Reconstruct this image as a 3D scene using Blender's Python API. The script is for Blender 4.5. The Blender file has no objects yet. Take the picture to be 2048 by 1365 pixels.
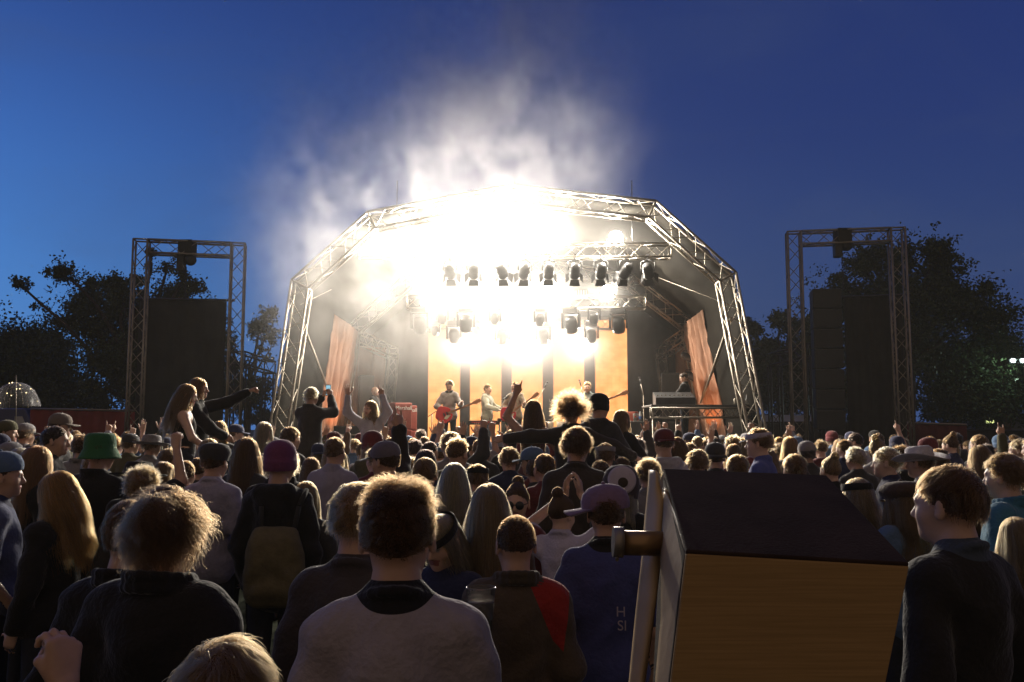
import bpy, bmesh, math, random
import numpy as np
from mathutils import Vector, Matrix, Euler

# ------------------------------------------------------------------ camera, sky, exposure
S = bpy.context.scene
COL = S.collection
EXPO = 3.0                       # exposed for the dusk
WARM_FILL = (.155, .112, .088, 1)  # warm fill colour added to the unseen sky behind the camera
LK = 2.0 ** -EXPO                # lamp and screen outputs below are written for exposure 0
FPX = 1765.0                     # focal length in pixels of the 2048 px wide photograph
CAM_Z = 1.87
HOR = 855.0
PITCH = math.atan((HOR - 682.5) / FPX)
cam_d = bpy.data.cameras.new("camera")
cam_d.sensor_width = 36.0
cam_d.lens = FPX / 2048.0 * 36.0
cam_d.clip_end = 2000.0
cam_d.clip_start = 0.05
cam = bpy.data.objects.new("camera", cam_d)
cam.location = (0, 0, CAM_Z)
cam.rotation_euler = (math.pi / 2 + PITCH, 0, 0)
COL.objects.link(cam)
S.camera = cam

W = bpy.data.worlds.new("World")
S.world = W
W.use_nodes = True
wn, wl = W.node_tree.nodes, W.node_tree.links
wn.clear()
wout = wn.new("ShaderNodeOutputWorld")
wbg = wn.new("ShaderNodeBackground")
wsky = wn.new("ShaderNodeTexSky")
wsky.sky_type = 'NISHITA'
wsky.sun_disc = False
wsky.sun_elevation = math.radians(-1.5)
wsky.sun_rotation = math.radians(-75.0)
wsky.ozone_density = 6.0
def wmath(op, a, b=None, clamp=False):
    n = wn.new("ShaderNodeMath"); n.operation = op; n.use_clamp = clamp
    for i, v in enumerate((a, b)):
        if v is None: continue
        if isinstance(v, (int, float)): n.inputs[i].default_value = v
        else: wl.new(v, n.inputs[i])
    return n.outputs[0]
def wmix(kind, f, a, b):
    n = wn.new("ShaderNodeMix"); n.data_type = 'RGBA'; n.blend_type = kind
    for i, v in ((0, f), (6, a), (7, b)):
        if isinstance(v, (int, float)): n.inputs[i].default_value = v
        elif isinstance(v, tuple): n.inputs[i].default_value = v
        else: wl.new(v, n.inputs[i])
    return n.outputs[2]
# dusk afterglow: the clear sky stays blue down to the horizon and is paler towards the west (left)
wtc = wn.new("ShaderNodeTexCoord")
wsep = wn.new("ShaderNodeSeparateXYZ"); wl.new(wtc.outputs["Generated"], wsep.inputs[0])
zc = wmath('MAXIMUM', wsep.outputs[2], 0.0)
low = wmath('SUBTRACT', 1.0, wmath('DIVIDE', zc, 0.30), True)
dusk = wmix('MULTIPLY', 1.0, wsky.outputs[0], (1.5, 1.38, .92, 1))
base = wmix('MIX', low, dusk, (.030, .064, .185, 1))
west = wmath('DIVIDE', wmath('SUBTRACT', 0.12, wsep.outputs[0]), 0.62, True)
west = wmath('MULTIPLY', wmath('POWER', west, 1.6), wmath('POWER', wmath('SUBTRACT', 1.0, wmath('DIVIDE', zc, 0.50), True), 1.3))
glow = wmix('ADD', west, base, (.05, .17, .42, 1))
# faint torn cloud
wmap = wn.new("ShaderNodeMapping"); wmap.inputs["Scale"].default_value = (2.2, 2.2, 6.5); wl.new(wtc.outputs["Generated"], wmap.inputs[0])
wno = wn.new("ShaderNodeTexNoise"); wno.inputs["Scale"].default_value = 1.6; wno.inputs["Detail"].default_value = 6; wno.inputs["Distortion"].default_value = .6; wl.new(wmap.outputs[0], wno.inputs["Vector"])
cloud = wmath('MULTIPLY', wmath('SUBTRACT', wno.outputs[0], 0.48, True), 0.9, True)
glow = wmix('MIX', cloud, glow, (.050, .075, .15, 1))
# behind the camera (never in frame) an added brown fill warms the crowd's backs
fill_mask = wmath('DIVIDE', wmath('SUBTRACT', 0.35, wsep.outputs[1]), 0.7, True)
wl.new(wmix('MIX', fill_mask, glow, WARM_FILL), wbg.inputs[0])
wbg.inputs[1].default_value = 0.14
wl.new(wbg.outputs[0], wout.inputs[0])

S.view_settings.view_transform = 'Standard'
S.view_settings.look = 'None'
S.view_settings.exposure = EXPO
S.view_settings.gamma = 1.0
S.cycles.use_denoising = True
try:
    S.cycles.denoiser = 'OPENIMAGEDENOISE'
except Exception:
    pass
S.cycles.use_adaptive_sampling = True
S.cycles.adaptive_threshold = 0.01
S.cycles.max_bounces = 5
S.cycles.diffuse_bounces = 2
S.cycles.glossy_bounces = 2
S.cycles.transmission_bounces = 3
S.cycles.transparent_max_bounces = 12
S.cycles.volume_bounces = 1
S.cycles.sample_clamp_indirect = 4.0
S.cycles.caustics_reflective = False
S.cycles.caustics_refractive = False
S.cycles.volume_step_rate = 2.0
S.cycles.volume_max_steps = 160
try:
    S.cycles_curves.shape = 'RIBBONS'
except Exception:
    pass

ct, st = math.cos(PITCH), math.sin(PITCH)
def at(px, py, Y):
    """world point seen at photo pixel (px, py) standing at world depth Y"""
    a = (px - 1024.0) / FPX
    b = (682.5 - py) / FPX
    f = ct - b * st
    return Vector((a / f * Y, Y, CAM_Z + (st + b * ct) / f * Y))

def pix(p):
    d = Vector(p) - Vector((0, 0, CAM_Z))
    f = d.y * ct + d.z * st
    u = -d.y * st + d.z * ct
    return 1024 + d.x / f * FPX, 682.5 - u / f * FPX

# ------------------------------------------------------------------ helpers
def tag(o, label=None, cat=None, group=None, kind=None):
    if label: o["label"] = label
    if cat: o["category"] = cat
    if group: o["group"] = group
    if kind: o["kind"] = kind
    return o

def empty(name, loc=(0, 0, 0), rz=0.0, label=None, cat=None, group=None):
    o = bpy.data.objects.new(name, None)
    o.empty_display_size = 0.1
    o.location = loc
    o.rotation_euler = (0, 0, rz)
    COL.objects.link(o)
    return tag(o, label, cat, group)

class MB:
    """collects primitives; build() links them as one mesh object"""
    def __init__(s):
        s.v, s.f, s.mi, s.sm = [], [], [], []
    def add(s, vs, fs, mi=0, smooth=False):
        n = len(s.v)
        s.v += [tuple(v) for v in vs]
        s.f += [tuple(i + n for i in f) for f in fs]
        s.mi += [mi] * len(fs); s.sm += [smooth] * len(fs)
        return s
    def box(s, c, size, mi=0, rot=None):
        c = Vector(c); hx, hy, hz = size[0] / 2, size[1] / 2, size[2] / 2
        vs = [Vector((x, y, z)) for x in (-hx, hx) for y in (-hy, hy) for z in (-hz, hz)]
        if rot is not None: vs = [rot @ v for v in vs]
        return s.add([c + v for v in vs], [(0, 1, 3, 2), (4, 6, 7, 5), (0, 4, 5, 1), (2, 3, 7, 6), (0, 2, 6, 4), (1, 5, 7, 3)], mi)
    def hexa(s, p, mi=0):
        """eight corners: bottom 0-3 counter-clockwise, top 4-7"""
        return s.add(p, [(3, 2, 1, 0), (4, 5, 6, 7), (0, 1, 5, 4), (1, 2, 6, 5), (2, 3, 7, 6), (3, 0, 4, 7)], mi)
    def tube(s, a, b, r, r2=None, n=6, mi=0, caps=True):
        a, b = Vector(a), Vector(b); r2 = r if r2 is None else r2
        d = (b - a)
        if d.length < 1e-6: return s
        d.normalize()
        u = d.orthogonal().normalized(); w = d.cross(u)
        vs = []
        for p, rr in ((a, r), (b, r2)):
            for k in range(n):
                t = 2 * math.pi * k / n
                vs.append(p + (u * math.cos(t) + w * math.sin(t)) * rr)
        fs = [(k, (k + 1) % n, n + (k + 1) % n, n + k) for k in range(n)]
        s.add(vs, fs, mi, True)
        if caps: s.add(vs, [tuple(range(n))[::-1], tuple(range(n, 2 * n))], mi)
        return s
    def path(s, pts, r, n=6, mi=0):
        for a, b in zip(pts[:-1], pts[1:]): s.tube(a, b, r, n=n, mi=mi)
        return s
    def lathe(s, prof, n=16, mi=0, M=None, cap=False, squash=(1, 1)):
        vs, fs = [], []
        for r, z in prof:
            for k in range(n):
                t = 2 * math.pi * k / n
                v = Vector((r * math.cos(t) * squash[0], r * math.sin(t) * squash[1], z))
                vs.append(M @ v if M is not None else v)
        for i in range(len(prof) - 1):
            for k in range(n):
                fs.append((i * n + k, i * n + (k + 1) % n, (i + 1) * n + (k + 1) % n, (i + 1) * n + k))
        s.add(vs, fs, mi, True)
        if cap:
            s.add(vs, [tuple(range(n))[::-1], tuple(range((len(prof) - 1) * n, len(prof) * n))], mi)
        return s
    def ball(s, c, r, n=10, mi=0, M=None):
        rx, ry, rz = (r, r, r) if not hasattr(r, '__len__') else r
        vs, fs = [], []
        m = n // 2
        for i in range(m + 1):
            ph = math.pi * i / m
            for k in range(n):
                t = 2 * math.pi * k / n
                v = Vector((rx * math.sin(ph) * math.cos(t), ry * math.sin(ph) * math.sin(t), rz * math.cos(ph)))
                vs.append(Vector(c) + (M @ v if M is not None else v))
        for i in range(m):
            for k in range(n):
                fs.append((i * n + k, (i + 1) * n + k, (i + 1) * n + (k + 1) % n, i * n + (k + 1) % n))
        return s.add(vs, fs, mi, True)
    def prism(s, poly, d, mi=0):
        """closed outline (3-D points) pushed along d"""
        n = len(poly); d = Vector(d)
        vs = [Vector(p) for p in poly] + [Vector(p) + d for p in poly]
        fs = [tuple(range(n))[::-1], tuple(range(n, 2 * n))] + [(k, (k + 1) % n, n + (k + 1) % n, n + k) for k in range(n)]
        return s.add(vs, fs, mi)
    def mesh(s, name):
        me = bpy.data.meshes.new(name)
        me.from_pydata(s.v, [], s.f)
        me.polygons.foreach_set("material_index", s.mi)
        me.polygons.foreach_set("use_smooth", s.sm)
        me.update()
        bm = bmesh.new(); bm.from_mesh(me)
        bmesh.ops.remove_doubles(bm, verts=bm.verts, dist=1e-6)
        bmesh.ops.recalc_face_normals(bm, faces=bm.faces)
        bm.to_mesh(me); bm.free()
        return me
    def build(s, name, mats, parent=None, loc=None, rot=None):
        return link(name, s.mesh(name), mats, parent, loc, rot)

def text_mesh(txt, size, ext):
    c = bpy.data.curves.new("lettering", 'FONT'); c.body = txt; c.size = size; c.extrude = ext; c.align_x = 'CENTER'
    o = bpy.data.objects.new("lettering", c); COL.objects.link(o)
    bpy.context.view_layer.update()
    me = bpy.data.meshes.new_from_object(o.evaluated_get(bpy.context.evaluated_depsgraph_get()))
    bpy.data.objects.remove(o); me.name = "lettering"
    return me

def link(name, data, mats=None, parent=None, loc=None, rot=None):
    o = bpy.data.objects.new(name, data)
    if mats is not None and not len(data.materials):
        for m in (mats if isinstance(mats, (list, tuple)) else [mats]): data.materials.append(m)
    if parent is not None: o.parent = parent
    if loc is not None: o.location = loc
    if rot is not None: o.rotation_euler = rot
    COL.objects.link(o)
    return o

def bevel(o, w=0.01, seg=2):
    m = o.modifiers.new("bevel", 'BEVEL'); m.width = w; m.segments = seg; m.limit_method = 'ANGLE'
    return o

# ------------------------------------------------------------------ materials
def mat(name, col, rough=0.6, metal=0.0, var=0.15, scale=8.0, bump=0.0, bscale=None, sheen=0.0, spec=0.4, coat=0.0):
    m = bpy.data.materials.new(name); m.use_nodes = True
    n, l = m.node_tree.nodes, m.node_tree.links
    b = n["Principled BSDF"]
    b.inputs["Roughness"].default_value = rough
    b.inputs["Metallic"].default_value = metal
    b.inputs["Specular IOR Level"].default_value = spec
    if sheen: b.inputs["Sheen Weight"].default_value = sheen; b.inputs["Sheen Roughness"].default_value = 0.4
    if coat: b.inputs["Coat Weight"].default_value = coat
    tc = n.new("ShaderNodeTexCoord")
    nz = n.new("ShaderNodeTexNoise"); nz.inputs["Scale"].default_value = scale; nz.inputs["Detail"].default_value = 4.0
    l.new(tc.outputs["Object"], nz.inputs["Vector"])
    rp = n.new("ShaderNodeMapRange"); rp.inputs[1].default_value = 0.3; rp.inputs[2].default_value = 0.7
    rp.inputs[3].default_value = 1 - var; rp.inputs[4].default_value = 1 + var
    l.new(nz.outputs[0], rp.inputs[0])
    mx = n.new("ShaderNodeMix"); mx.data_type = 'RGBA'; mx.blend_type = 'MULTIPLY'; mx.inputs[0].default_value = 1
    mx.inputs[6].default_value = (*col, 1)
    l.new(rp.outputs[0], mx.inputs[7])
    l.new(mx.outputs[2], b.inputs["Base Color"])
    if bump:
        nb = n.new("ShaderNodeTexNoise"); nb.inputs["Scale"].default_value = bscale or scale * 4; nb.inputs["Detail"].default_value = 3.0
        l.new(tc.outputs["Object"], nb.inputs["Vector"])
        bp = n.new("ShaderNodeBump"); bp.inputs["Strength"].default_value = bump; bp.inputs["Distance"].default_value = 0.02
        l.new(nb.outputs[0], bp.inputs["Height"]); l.new(bp.outputs[0], b.inputs["Normal"])
    return m

def own_colour(m, prop=None):
    """take the base colour from the object's own colour (or one of its custom properties)"""
    n, l = m.node_tree.nodes, m.node_tree.links
    for x in n:
        if x.type == 'MIX':
            if prop:
                a = n.new("ShaderNodeAttribute"); a.attribute_type = 'OBJECT'; a.attribute_name = prop
                l.new(a.outputs["Color"], x.inputs[6])
            else:
                oi = n.new("ShaderNodeObjectInfo"); l.new(oi.outputs["Color"], x.inputs[6])
    return m

def emit(name, col, strength):
    m = bpy.data.materials.new(name); m.use_nodes = True
    n, l = m.node_tree.nodes, m.node_tree.links
    n.clear()
    o = n.new("ShaderNodeOutputMaterial"); e = n.new("ShaderNodeEmission")
    e.inputs[0].default_value = (*col, 1); e.inputs[1].default_value = strength * LK
    l.new(e.outputs[0], o.inputs[0])
    m.cycles.emission_sampling = 'NONE'            # small glowing faces; the lamps themselves carry the light
    return m

M_ALU = mat("aluminium", (0.26, 0.23, 0.19), 0.45, 0.75, 0.2, 3, 0.1, 20)
M_BLACK = mat("black_metal", (0.025, 0.025, 0.027), 0.45, 0.2, 0.25, 6)
M_BLACKCLOTH = mat("black_cloth", (0.018, 0.017, 0.016), 0.9, 0, 0.3, 2.5, 0.6, 1.6, sheen=0.1)
M_ROOF = mat("roof_fabric", (0.010, 0.009, 0.0075), 0.9, 0, 0.25, 0.9, 0.5, 1.2, spec=.03)
M_DRAPE = mat("drape_fabric", (0.26, 0.13, 0.075), 0.8, 0, 0.25, 1.2, 0.4, 2.0, sheen=0.1)
M_DECK = mat("stage_ply", (0.03, 0.028, 0.026), 0.5, 0, 0.35, 2.0)
M_WOOD = mat("warm_wood", (0.25, 0.12, 0.06), 0.5, 0, 0.25, 5)
M_CLOTH = own_colour(mat("cloth", (0.1, 0.1, 0.1), 0.9, 0, 0.07, 22, 0.35, 55, sheen=0.25, spec=0.2))
def collar_mask(m, jumper=True):
    n, l = m.node_tree.nodes, m.node_tree.links
    tc = next(x for x in n if x.type == 'TEX_COORD'); b = n["Principled BSDF"]
    src = b.inputs["Base Color"].links[0].from_socket
    def mm(op, a, c=None):
        q = n.new("ShaderNodeMath"); q.operation = op
        for i, v in enumerate((a, c)):
            if v is None: continue
            if isinstance(v, (int, float)): q.inputs[i].default_value = v
            else: l.new(v, q.inputs[i])
        return q.outputs[0]
    sp = n.new("ShaderNodeSeparateXYZ"); l.new(tc.outputs["Object"], sp.inputs[0])
    x, y, z = sp.outputs
    if jumper:
        r = mm('SQRT', mm('ADD', mm('MULTIPLY', x, x), mm('POWER', mm('ADD', y, .012), 2.0)))
        f = mm('MULTIPLY', mm('LESS_THAN', r, .090), mm('GREATER_THAN', z, 1.47))
        a = n.new("ShaderNodeAttribute"); a.attribute_type = 'OBJECT'; a.attribute_name = "collar_colour"; c2 = a.outputs["Color"]
    else:                                                    # a red yoke over the right shoulder, sewn into the coat
        e1 = mm('GREATER_THAN', mm('SUBTRACT', x, mm('MULTIPLY', mm('SUBTRACT', 1.52, z), .42)), .045)
        e2 = mm('GREATER_THAN', z, mm('SUBTRACT', 1.43, mm('MULTIPLY', x, 1.05)))
        e3 = mm('LESS_THAN', mm('ADD', x, mm('MULTIPLY', mm('SUBTRACT', 1.45, z), .15)), .225)
        f = mm('MULTIPLY', mm('MULTIPLY', e1, e2), e3); c2 = (.3, .02, .014, 1)
    mx = n.new("ShaderNodeMix"); mx.data_type = 'RGBA'; l.new(f, mx.inputs[0]); l.new(src, mx.inputs[6])
    if isinstance(c2, tuple): mx.inputs[7].default_value = c2
    else: l.new(c2, mx.inputs[7])
    l.new(mx.outputs[2], b.inputs["Base Color"])
    return m
M_NECKED = collar_mask(own_colour(mat("jersey", (0.1, 0.1, 0.1), 0.9, 0, 0.07, 22, 0.35, 55, sheen=0.25, spec=0.2)))
M_REDSHOULDER = collar_mask(own_colour(mat("coat_with_red_shoulder", (0.1, 0.1, 0.1), 0.9, 0, 0.07, 22, 0.35, 55, sheen=0.25, spec=0.2)), False)
M_TROUSERS = mat("trousers", (0.025, 0.028, 0.04), 0.9, 0, 0.2, 14, 0.3, 40, spec=0.2)
M_COLLAR = own_colour(mat("collar_cloth", (0.1, 0.1, 0.1), 0.9, 0, 0.14, 30, 0.35, 60, sheen=0.25, spec=0.2), "collar_colour")
M_SKIN = own_colour(mat("skin", (0.45, 0.27, 0.2), 0.5, 0, 0.08, 14, 0.08, 60))
M_LIP = mat("lips", (0.3, 0.11, 0.1), 0.45, 0, 0.05, 20)
M_EYE = mat("eye", (0.32, 0.3, 0.28), 0.2, 0, 0.5, 90)
M_SCALP = own_colour(mat("scalp", (0.05, 0.03, 0.02), 0.8, 0, 0.25, 40), "hair_colour")
for _m in (M_SKIN,):
    _b = _m.node_tree.nodes["Principled BSDF"]
    _b.inputs["Subsurface Weight"].default_value = 0.15
    _b.inputs["Subsurface Radius"].default_value = (0.02, 0.008, 0.004)

M_HAIR = bpy.data.materials.new("hair_strands"); M_HAIR.use_nodes = True
_n, _l = M_HAIR.node_tree.nodes, M_HAIR.node_tree.links
_n.clear()
_o = _n.new("ShaderNodeOutputMaterial"); _h = _n.new("ShaderNodeBsdfHairPrincipled")
_h.model = 'CHIANG'; _h.parametrization = 'COLOR'
_oi = _n.new("ShaderNodeObjectInfo")
_hi = _n.new("ShaderNodeHairInfo"); _mr = _n.new("ShaderNodeMapRange"); _mr.inputs[3].default_value = .55; _mr.inputs[4].default_value = 1.6
_l.new(_hi.outputs["Random"], _mr.inputs[0])
_mx = _n.new("ShaderNodeMix"); _mx.data_type = 'RGBA'; _mx.blend_type = 'MULTIPLY'; _mx.inputs[0].default_value = 1
_l.new(_oi.outputs["Color"], _mx.inputs[6]); _l.new(_mr.outputs[0], _mx.inputs[7]); _l.new(_mx.outputs[2], _h.inputs["Color"])
_h.inputs["IOR"].default_value = 1.35
_h.inputs["Roughness"].default_value = 0.38
_h.inputs["Radial Roughness"].default_value = 0.45
_h.inputs["Random Roughness"].default_value = 0.2
_l.new(_h.outputs[0], _o.inputs[0])
# ------------------------------------------------------------------ implicit surfaces for bodies and clothes
def rc(a, b, ra, rb, k=0.03, lab=0):                      # round cone
    return ('c', np.array(a, float), np.array(b, float), ra, rb, k, lab)
def el(c, r, k=0.03, lab=0, R=None, cut=False):           # ellipsoid (cut: taken away)
    return ('e', np.array(c, float), np.array(r, float), R, cut, k, lab)

def axis_coords(lo, hi, coarse, fines, fine):
    """grid lines: coarse steps, finer inside the given intervals"""
    xs = [lo]
    while xs[-1] < hi:
        x = xs[-1]
        f = any(a - 1e-9 <= x + 1e-6 < b for a, b in fines)
        if f: st_ = fine
        else:
            st_ = coarse
            nx = [a for a, b in fines if a > x + 1e-6]
            if nx and x + st_ > min(nx): st_ = max(min(nx) - x, fine)
        xs.append(x + st_)
    return np.array(xs)

def sdf_mesh(prims, coarse, fine, boxes=(), fold=0.0, fold_seed=0):
    los, his = [], []
    for p in prims:
        if p[0] == 'c':
            r = max(p[3], p[4]); los.append(np.minimum(p[1], p[2]) - r); his.append(np.maximum(p[1], p[2]) + r)
        else:
            r = max(p[2]); los.append(p[1] - r); his.append(p[1] + r)
    lo, hi = np.min(los, 0) - coarse * 1.6, np.max(his, 0) + coarse * 1.6
    ax = [axis_coords(lo[i], hi[i], coarse, [(b[0][i], b[1][i]) for b in boxes], fine) for i in range(3)]
    nx, ny, nz = map(len, ax)
    D = np.full((nx, ny, nz), 1.0, np.float32)
    L = np.zeros((nx, ny, nz), np.int16)
    B = np.full((nx, ny, nz), 1.0, np.float32)
    for p in prims:
        k = p[5]
        m = k + coarse * 2
        if p[0] == 'c':
            r = max(p[3], p[4]); pl, ph = np.minimum(p[1], p[2]) - r - m, np.maximum(p[1], p[2]) + r + m
        else:
            r = p[2] if p[3] is None else max(p[2]); pl, ph = p[1] - r - m, p[1] + r + m
        sl = []
        for i in range(3):
            a, b = np.searchsorted(ax[i], pl[i]), np.searchsorted(ax[i], ph[i]) + 1
            sl.append(slice(max(a - 1, 0), min(b, len(ax[i]))))
        X = ax[0][sl[0]][:, None, None]; Y = ax[1][sl[1]][None, :, None]; Z = ax[2][sl[2]][None, None, :]
        if p[0] == 'c':
            a, b = p[1], p[2]; ba = b - a; bb = max(ba @ ba, 1e-12)
            t = ((X - a[0]) * ba[0] + (Y - a[1]) * ba[1] + (Z - a[2]) * ba[2]) / bb
            t = np.clip(t, 0, 1)
            d = np.sqrt((X - a[0] - t * ba[0]) ** 2 + (Y - a[1] - t * ba[1]) ** 2 + (Z - a[2] - t * ba[2]) ** 2) - (p[3] + (p[4] - p[3]) * t)
        else:
            x, y, z = X - p[1][0], Y - p[1][1], Z - p[1][2]
            if p[3] is not None:
                R = p[3]
                x, y, z = (R[0][0] * x + R[1][0] * y + R[2][0] * z, R[0][1] * x + R[1][1] * y + R[2][1] * z, R[0][2] * x + R[1][2] * y + R[2][2] * z)
            r = p[2]
            k0 = np.sqrt((x / r[0]) ** 2 + (y / r[1]) ** 2 + (z / r[2]) ** 2)
            k1 = np.sqrt((x / r[0] ** 2) ** 2 + (y / r[1] ** 2) ** 2 + (z / r[2] ** 2) ** 2) + 1e-9
            d = k0 * (k0 - 1) / k1
        sl = tuple(sl)
        d = d.astype(np.float32)
        C = D[sl]
        if p[0] == 'e' and p[4]:
            h = np.maximum(k - np.abs(C + d), 0) / k
            D[sl] = np.maximum(C, -d) + h * h * k * 0.25
        else:
            h = np.maximum(k - np.abs(C - d), 0) / k
            D[sl] = np.minimum(C, d) - h * h * k * 0.25
            w = d < B[sl]
            B[sl] = np.where(w, d, B[sl]); L[sl] = np.where(w, p[6], L[sl])
    if fold:
        X = ax[0][:, None, None]; Y = ax[1][None, :, None]; Z = ax[2][None, None, :]
        q = fold_seed * 1.7
        w1 = np.sin(24 * Z + 13 * X * np.sin(q + 1) + 3 * np.sin(11 * X + q) + 2.2 * np.sin(11 * Y - q))
        w2 = np.sin(21 * X - 15 * Z + 2.5 * np.sin(16 * Z + 2 * q) + q)
        w3 = np.sin(55 * Z + 2 * np.sin(23 * X + q) + 18 * Y)
        w4 = 1 - np.abs(np.sin(15 * Z + 10 * np.abs(X) + 2.0 * np.sin(9 * X + q) + q)) * 2
        nk = np.clip((np.sqrt(X ** 2 + (Y + .01) ** 2) - .09) / .06 + (Z < 1.38) * 9 + np.zeros_like(Z), .08, 1)
        D = D + fold * nk * (0.45 * w1 + 0.45 * w2 * np.sin(7 * Z + q) + 0.25 * w3 + .45 * w4)
        D = D.astype(np.float32)
    return nets(D, L, ax)

def nets(D, L, ax):
    nx, ny, nz = D.shape
    S_ = D < 0
    c = np.zeros((nx - 1, ny - 1, nz - 1), np.int8)
    for i in (0, 1):
        for j in (0, 1):
            for k in (0, 1):
                c += S_[i:nx - 1 + i, j:ny - 1 + j, k:nz - 1 + k]
    act = (c > 0) & (c < 8)
    I, J, K = np.nonzero(act)
    idx = np.full(act.shape, -1, np.int32); idx[I, J, K] = np.arange(len(I))
    acc = np.zeros((len(I), 3)); cnt = np.zeros(len(I))
    cor = [(i, j, k) for i in (0, 1) for j in (0, 1) for k in (0, 1)]
    for a in cor:
        for b in cor:
            if sum(abs(a[q] - b[q]) for q in range(3)) != 1 or a > b: continue
            da = D[I + a[0], J + a[1], K + a[2]]; db = D[I + b[0], J + b[1], K + b[2]]
            m = (da < 0) != (db < 0)
            t = np.where(m, da / np.where(m, da - db, 1), 0)
            pa = np.stack([ax[0][I + a[0]], ax[1][J + a[1]], ax[2][K + a[2]]], 1)
            pb = np.stack([ax[0][I + b[0]], ax[1][J + b[1]], ax[2][K + b[2]]], 1)
            acc += np.where(m[:, None], pa + (pb - pa) * t[:, None], 0); cnt += m
    V = acc / cnt[:, None]
    lab = L[I, J, K]
    F = []
    for axn in range(3):
        o1, o2 = [(1, 2), (2, 0), (0, 1)][axn]
        sh = [slice(None)] * 3
        a = [slice(0, n) for n in D.shape]; b = [slice(0, n) for n in D.shape]
        a[axn] = slice(0, D.shape[axn] - 1); b[axn] = slice(1, D.shape[axn])
        m = S_[tuple(a)] != S_[tuple(b)]
        e = np.array(np.nonzero(m)).T
        ok = (e[:, o1] > 0) & (e[:, o2] > 0) & (e[:, o1] < D.shape[o1] - 1) & (e[:, o2] < D.shape[o2] - 1)
        e = e[ok]
        def cell(d1, d2):
            q = e.copy(); q[:, o1] -= d1; q[:, o2] -= d2
            return idx[q[:, 0], q[:, 1], q[:, 2]]
        q = np.stack([cell(1, 1), cell(0, 1), cell(0, 0), cell(1, 0)], 1)
        inside = S_[e[:, 0], e[:, 1], e[:, 2]]
        q = np.where(inside[:, None], q, q[:, ::-1])
        F.append(q)
    F = np.concatenate(F)
    F = F[(F >= 0).all(1)]
    return V, F, lab

def np_mesh(name, V, F, mi, mats):
    me = bpy.data.meshes.new(name)
    me.vertices.add(len(V)); me.vertices.foreach_set("co", np.ascontiguousarray(V, np.float32).ravel())
    me.loops.add(len(F) * 4); me.loops.foreach_set("vertex_index", np.ascontiguousarray(F, np.int32).ravel())
    me.polygons.add(len(F)); me.polygons.foreach_set("loop_start", np.arange(0, len(F) * 4, 4, dtype=np.int32))
    me.polygons.foreach_set("material_index", np.ascontiguousarray(mi, np.int32))
    me.polygons.foreach_set("use_smooth", np.ones(len(F), bool))
    me.update(calc_edges=True)
    for m in mats: me.materials.append(m)
    return me

# ------------------------------------------------------------------ anatomy (a figure 1.77 m tall, facing +Y, feet at z = 0)
def v3(*a): return np.array(a, float)
def unit(a): return a / max(np.linalg.norm(a), 1e-9)

CURL = {'relaxed': (.35, .4, .45, .5), 'open': (.08, .06, .08, .1), 'point': (.04, 1.35, 1.4, 1.4), 'horns': (.05, 1.4, 1.4, .08),
        'fist': (1.4, 1.4, 1.4, 1.4), 'grip': (.95, 1.0, 1.05, 1.1), 'thumb': (1.4, 1.4, 1.4, 1.4), 'cup': (.6, .65, .7, .75)}
def hand_prims(w, d, n, side, kind, lab=0):
    """wrist point, finger direction, palm normal; thumb leaves the side of the palm"""
    d = unit(d); n = unit(n - d * (n @ d)); u = np.cross(d, n) * side
    P = []
    curl = CURL[kind]
    spread = .16 if kind == 'open' else .05
    kn = [d * .088 + u * .029, d * .094 + u * .0095, d * .09 - u * .0095, d * .08 - u * .028]
    for q in kn: P.append(rc(w + d * .012 + u * (q @ u) * .55, w + q, .0165, .0135, .014, lab))
    P.append(el(w + d * .05 + u * .012 + n * .006, (.03, .03, .016), .02, lab, np.stack([u, d, n], 1).tolist()))
    for i, (q, ln) in enumerate(zip(kn, (.072, .08, .075, .058))):
        p = w + q; a = 0.0
        dd = unit(d + u * spread * (1.5 - i) / 1.5)
        for seg, fr in enumerate((.45, .31, .24)):
            a += curl[i] * (0.8, 1.0, .7)[seg]
            e = p + (dd * math.cos(a) + n * math.sin(a)) * ln * fr
            P.append(rc(p, e, .0092 - .0008 * seg, .0086 - .001 * seg, .004, lab))
            p = e
    closed = kind in ('point', 'horns', 'fist', 'grip')
    t0 = w + d * .022 + u * .026
    if kind == 'thumb':
        td1, td2 = unit(u * 1.0 + d * .25), unit(u)
    elif closed:
        td1, td2 = unit(d * .75 + u * .35 + n * .5), unit(d * .5 - u * .6 + n * .55)
    else:
        td1, td2 = unit(d * .6 + u * .8 + n * .15), unit(d * .85 + u * .5 + n * .1)
    t1 = t0 + td1 * .046; t2 = t1 + td2 * .036; t3 = t2 + unit(td2 + n * .1) * .026
    P += [rc(t0, t1, .014, .0112, .012, lab), rc(t1, t2, .0108, .0098, .004, lab), rc(t2, t3, .0098, .0075, .004, lab)]
    return P

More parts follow.
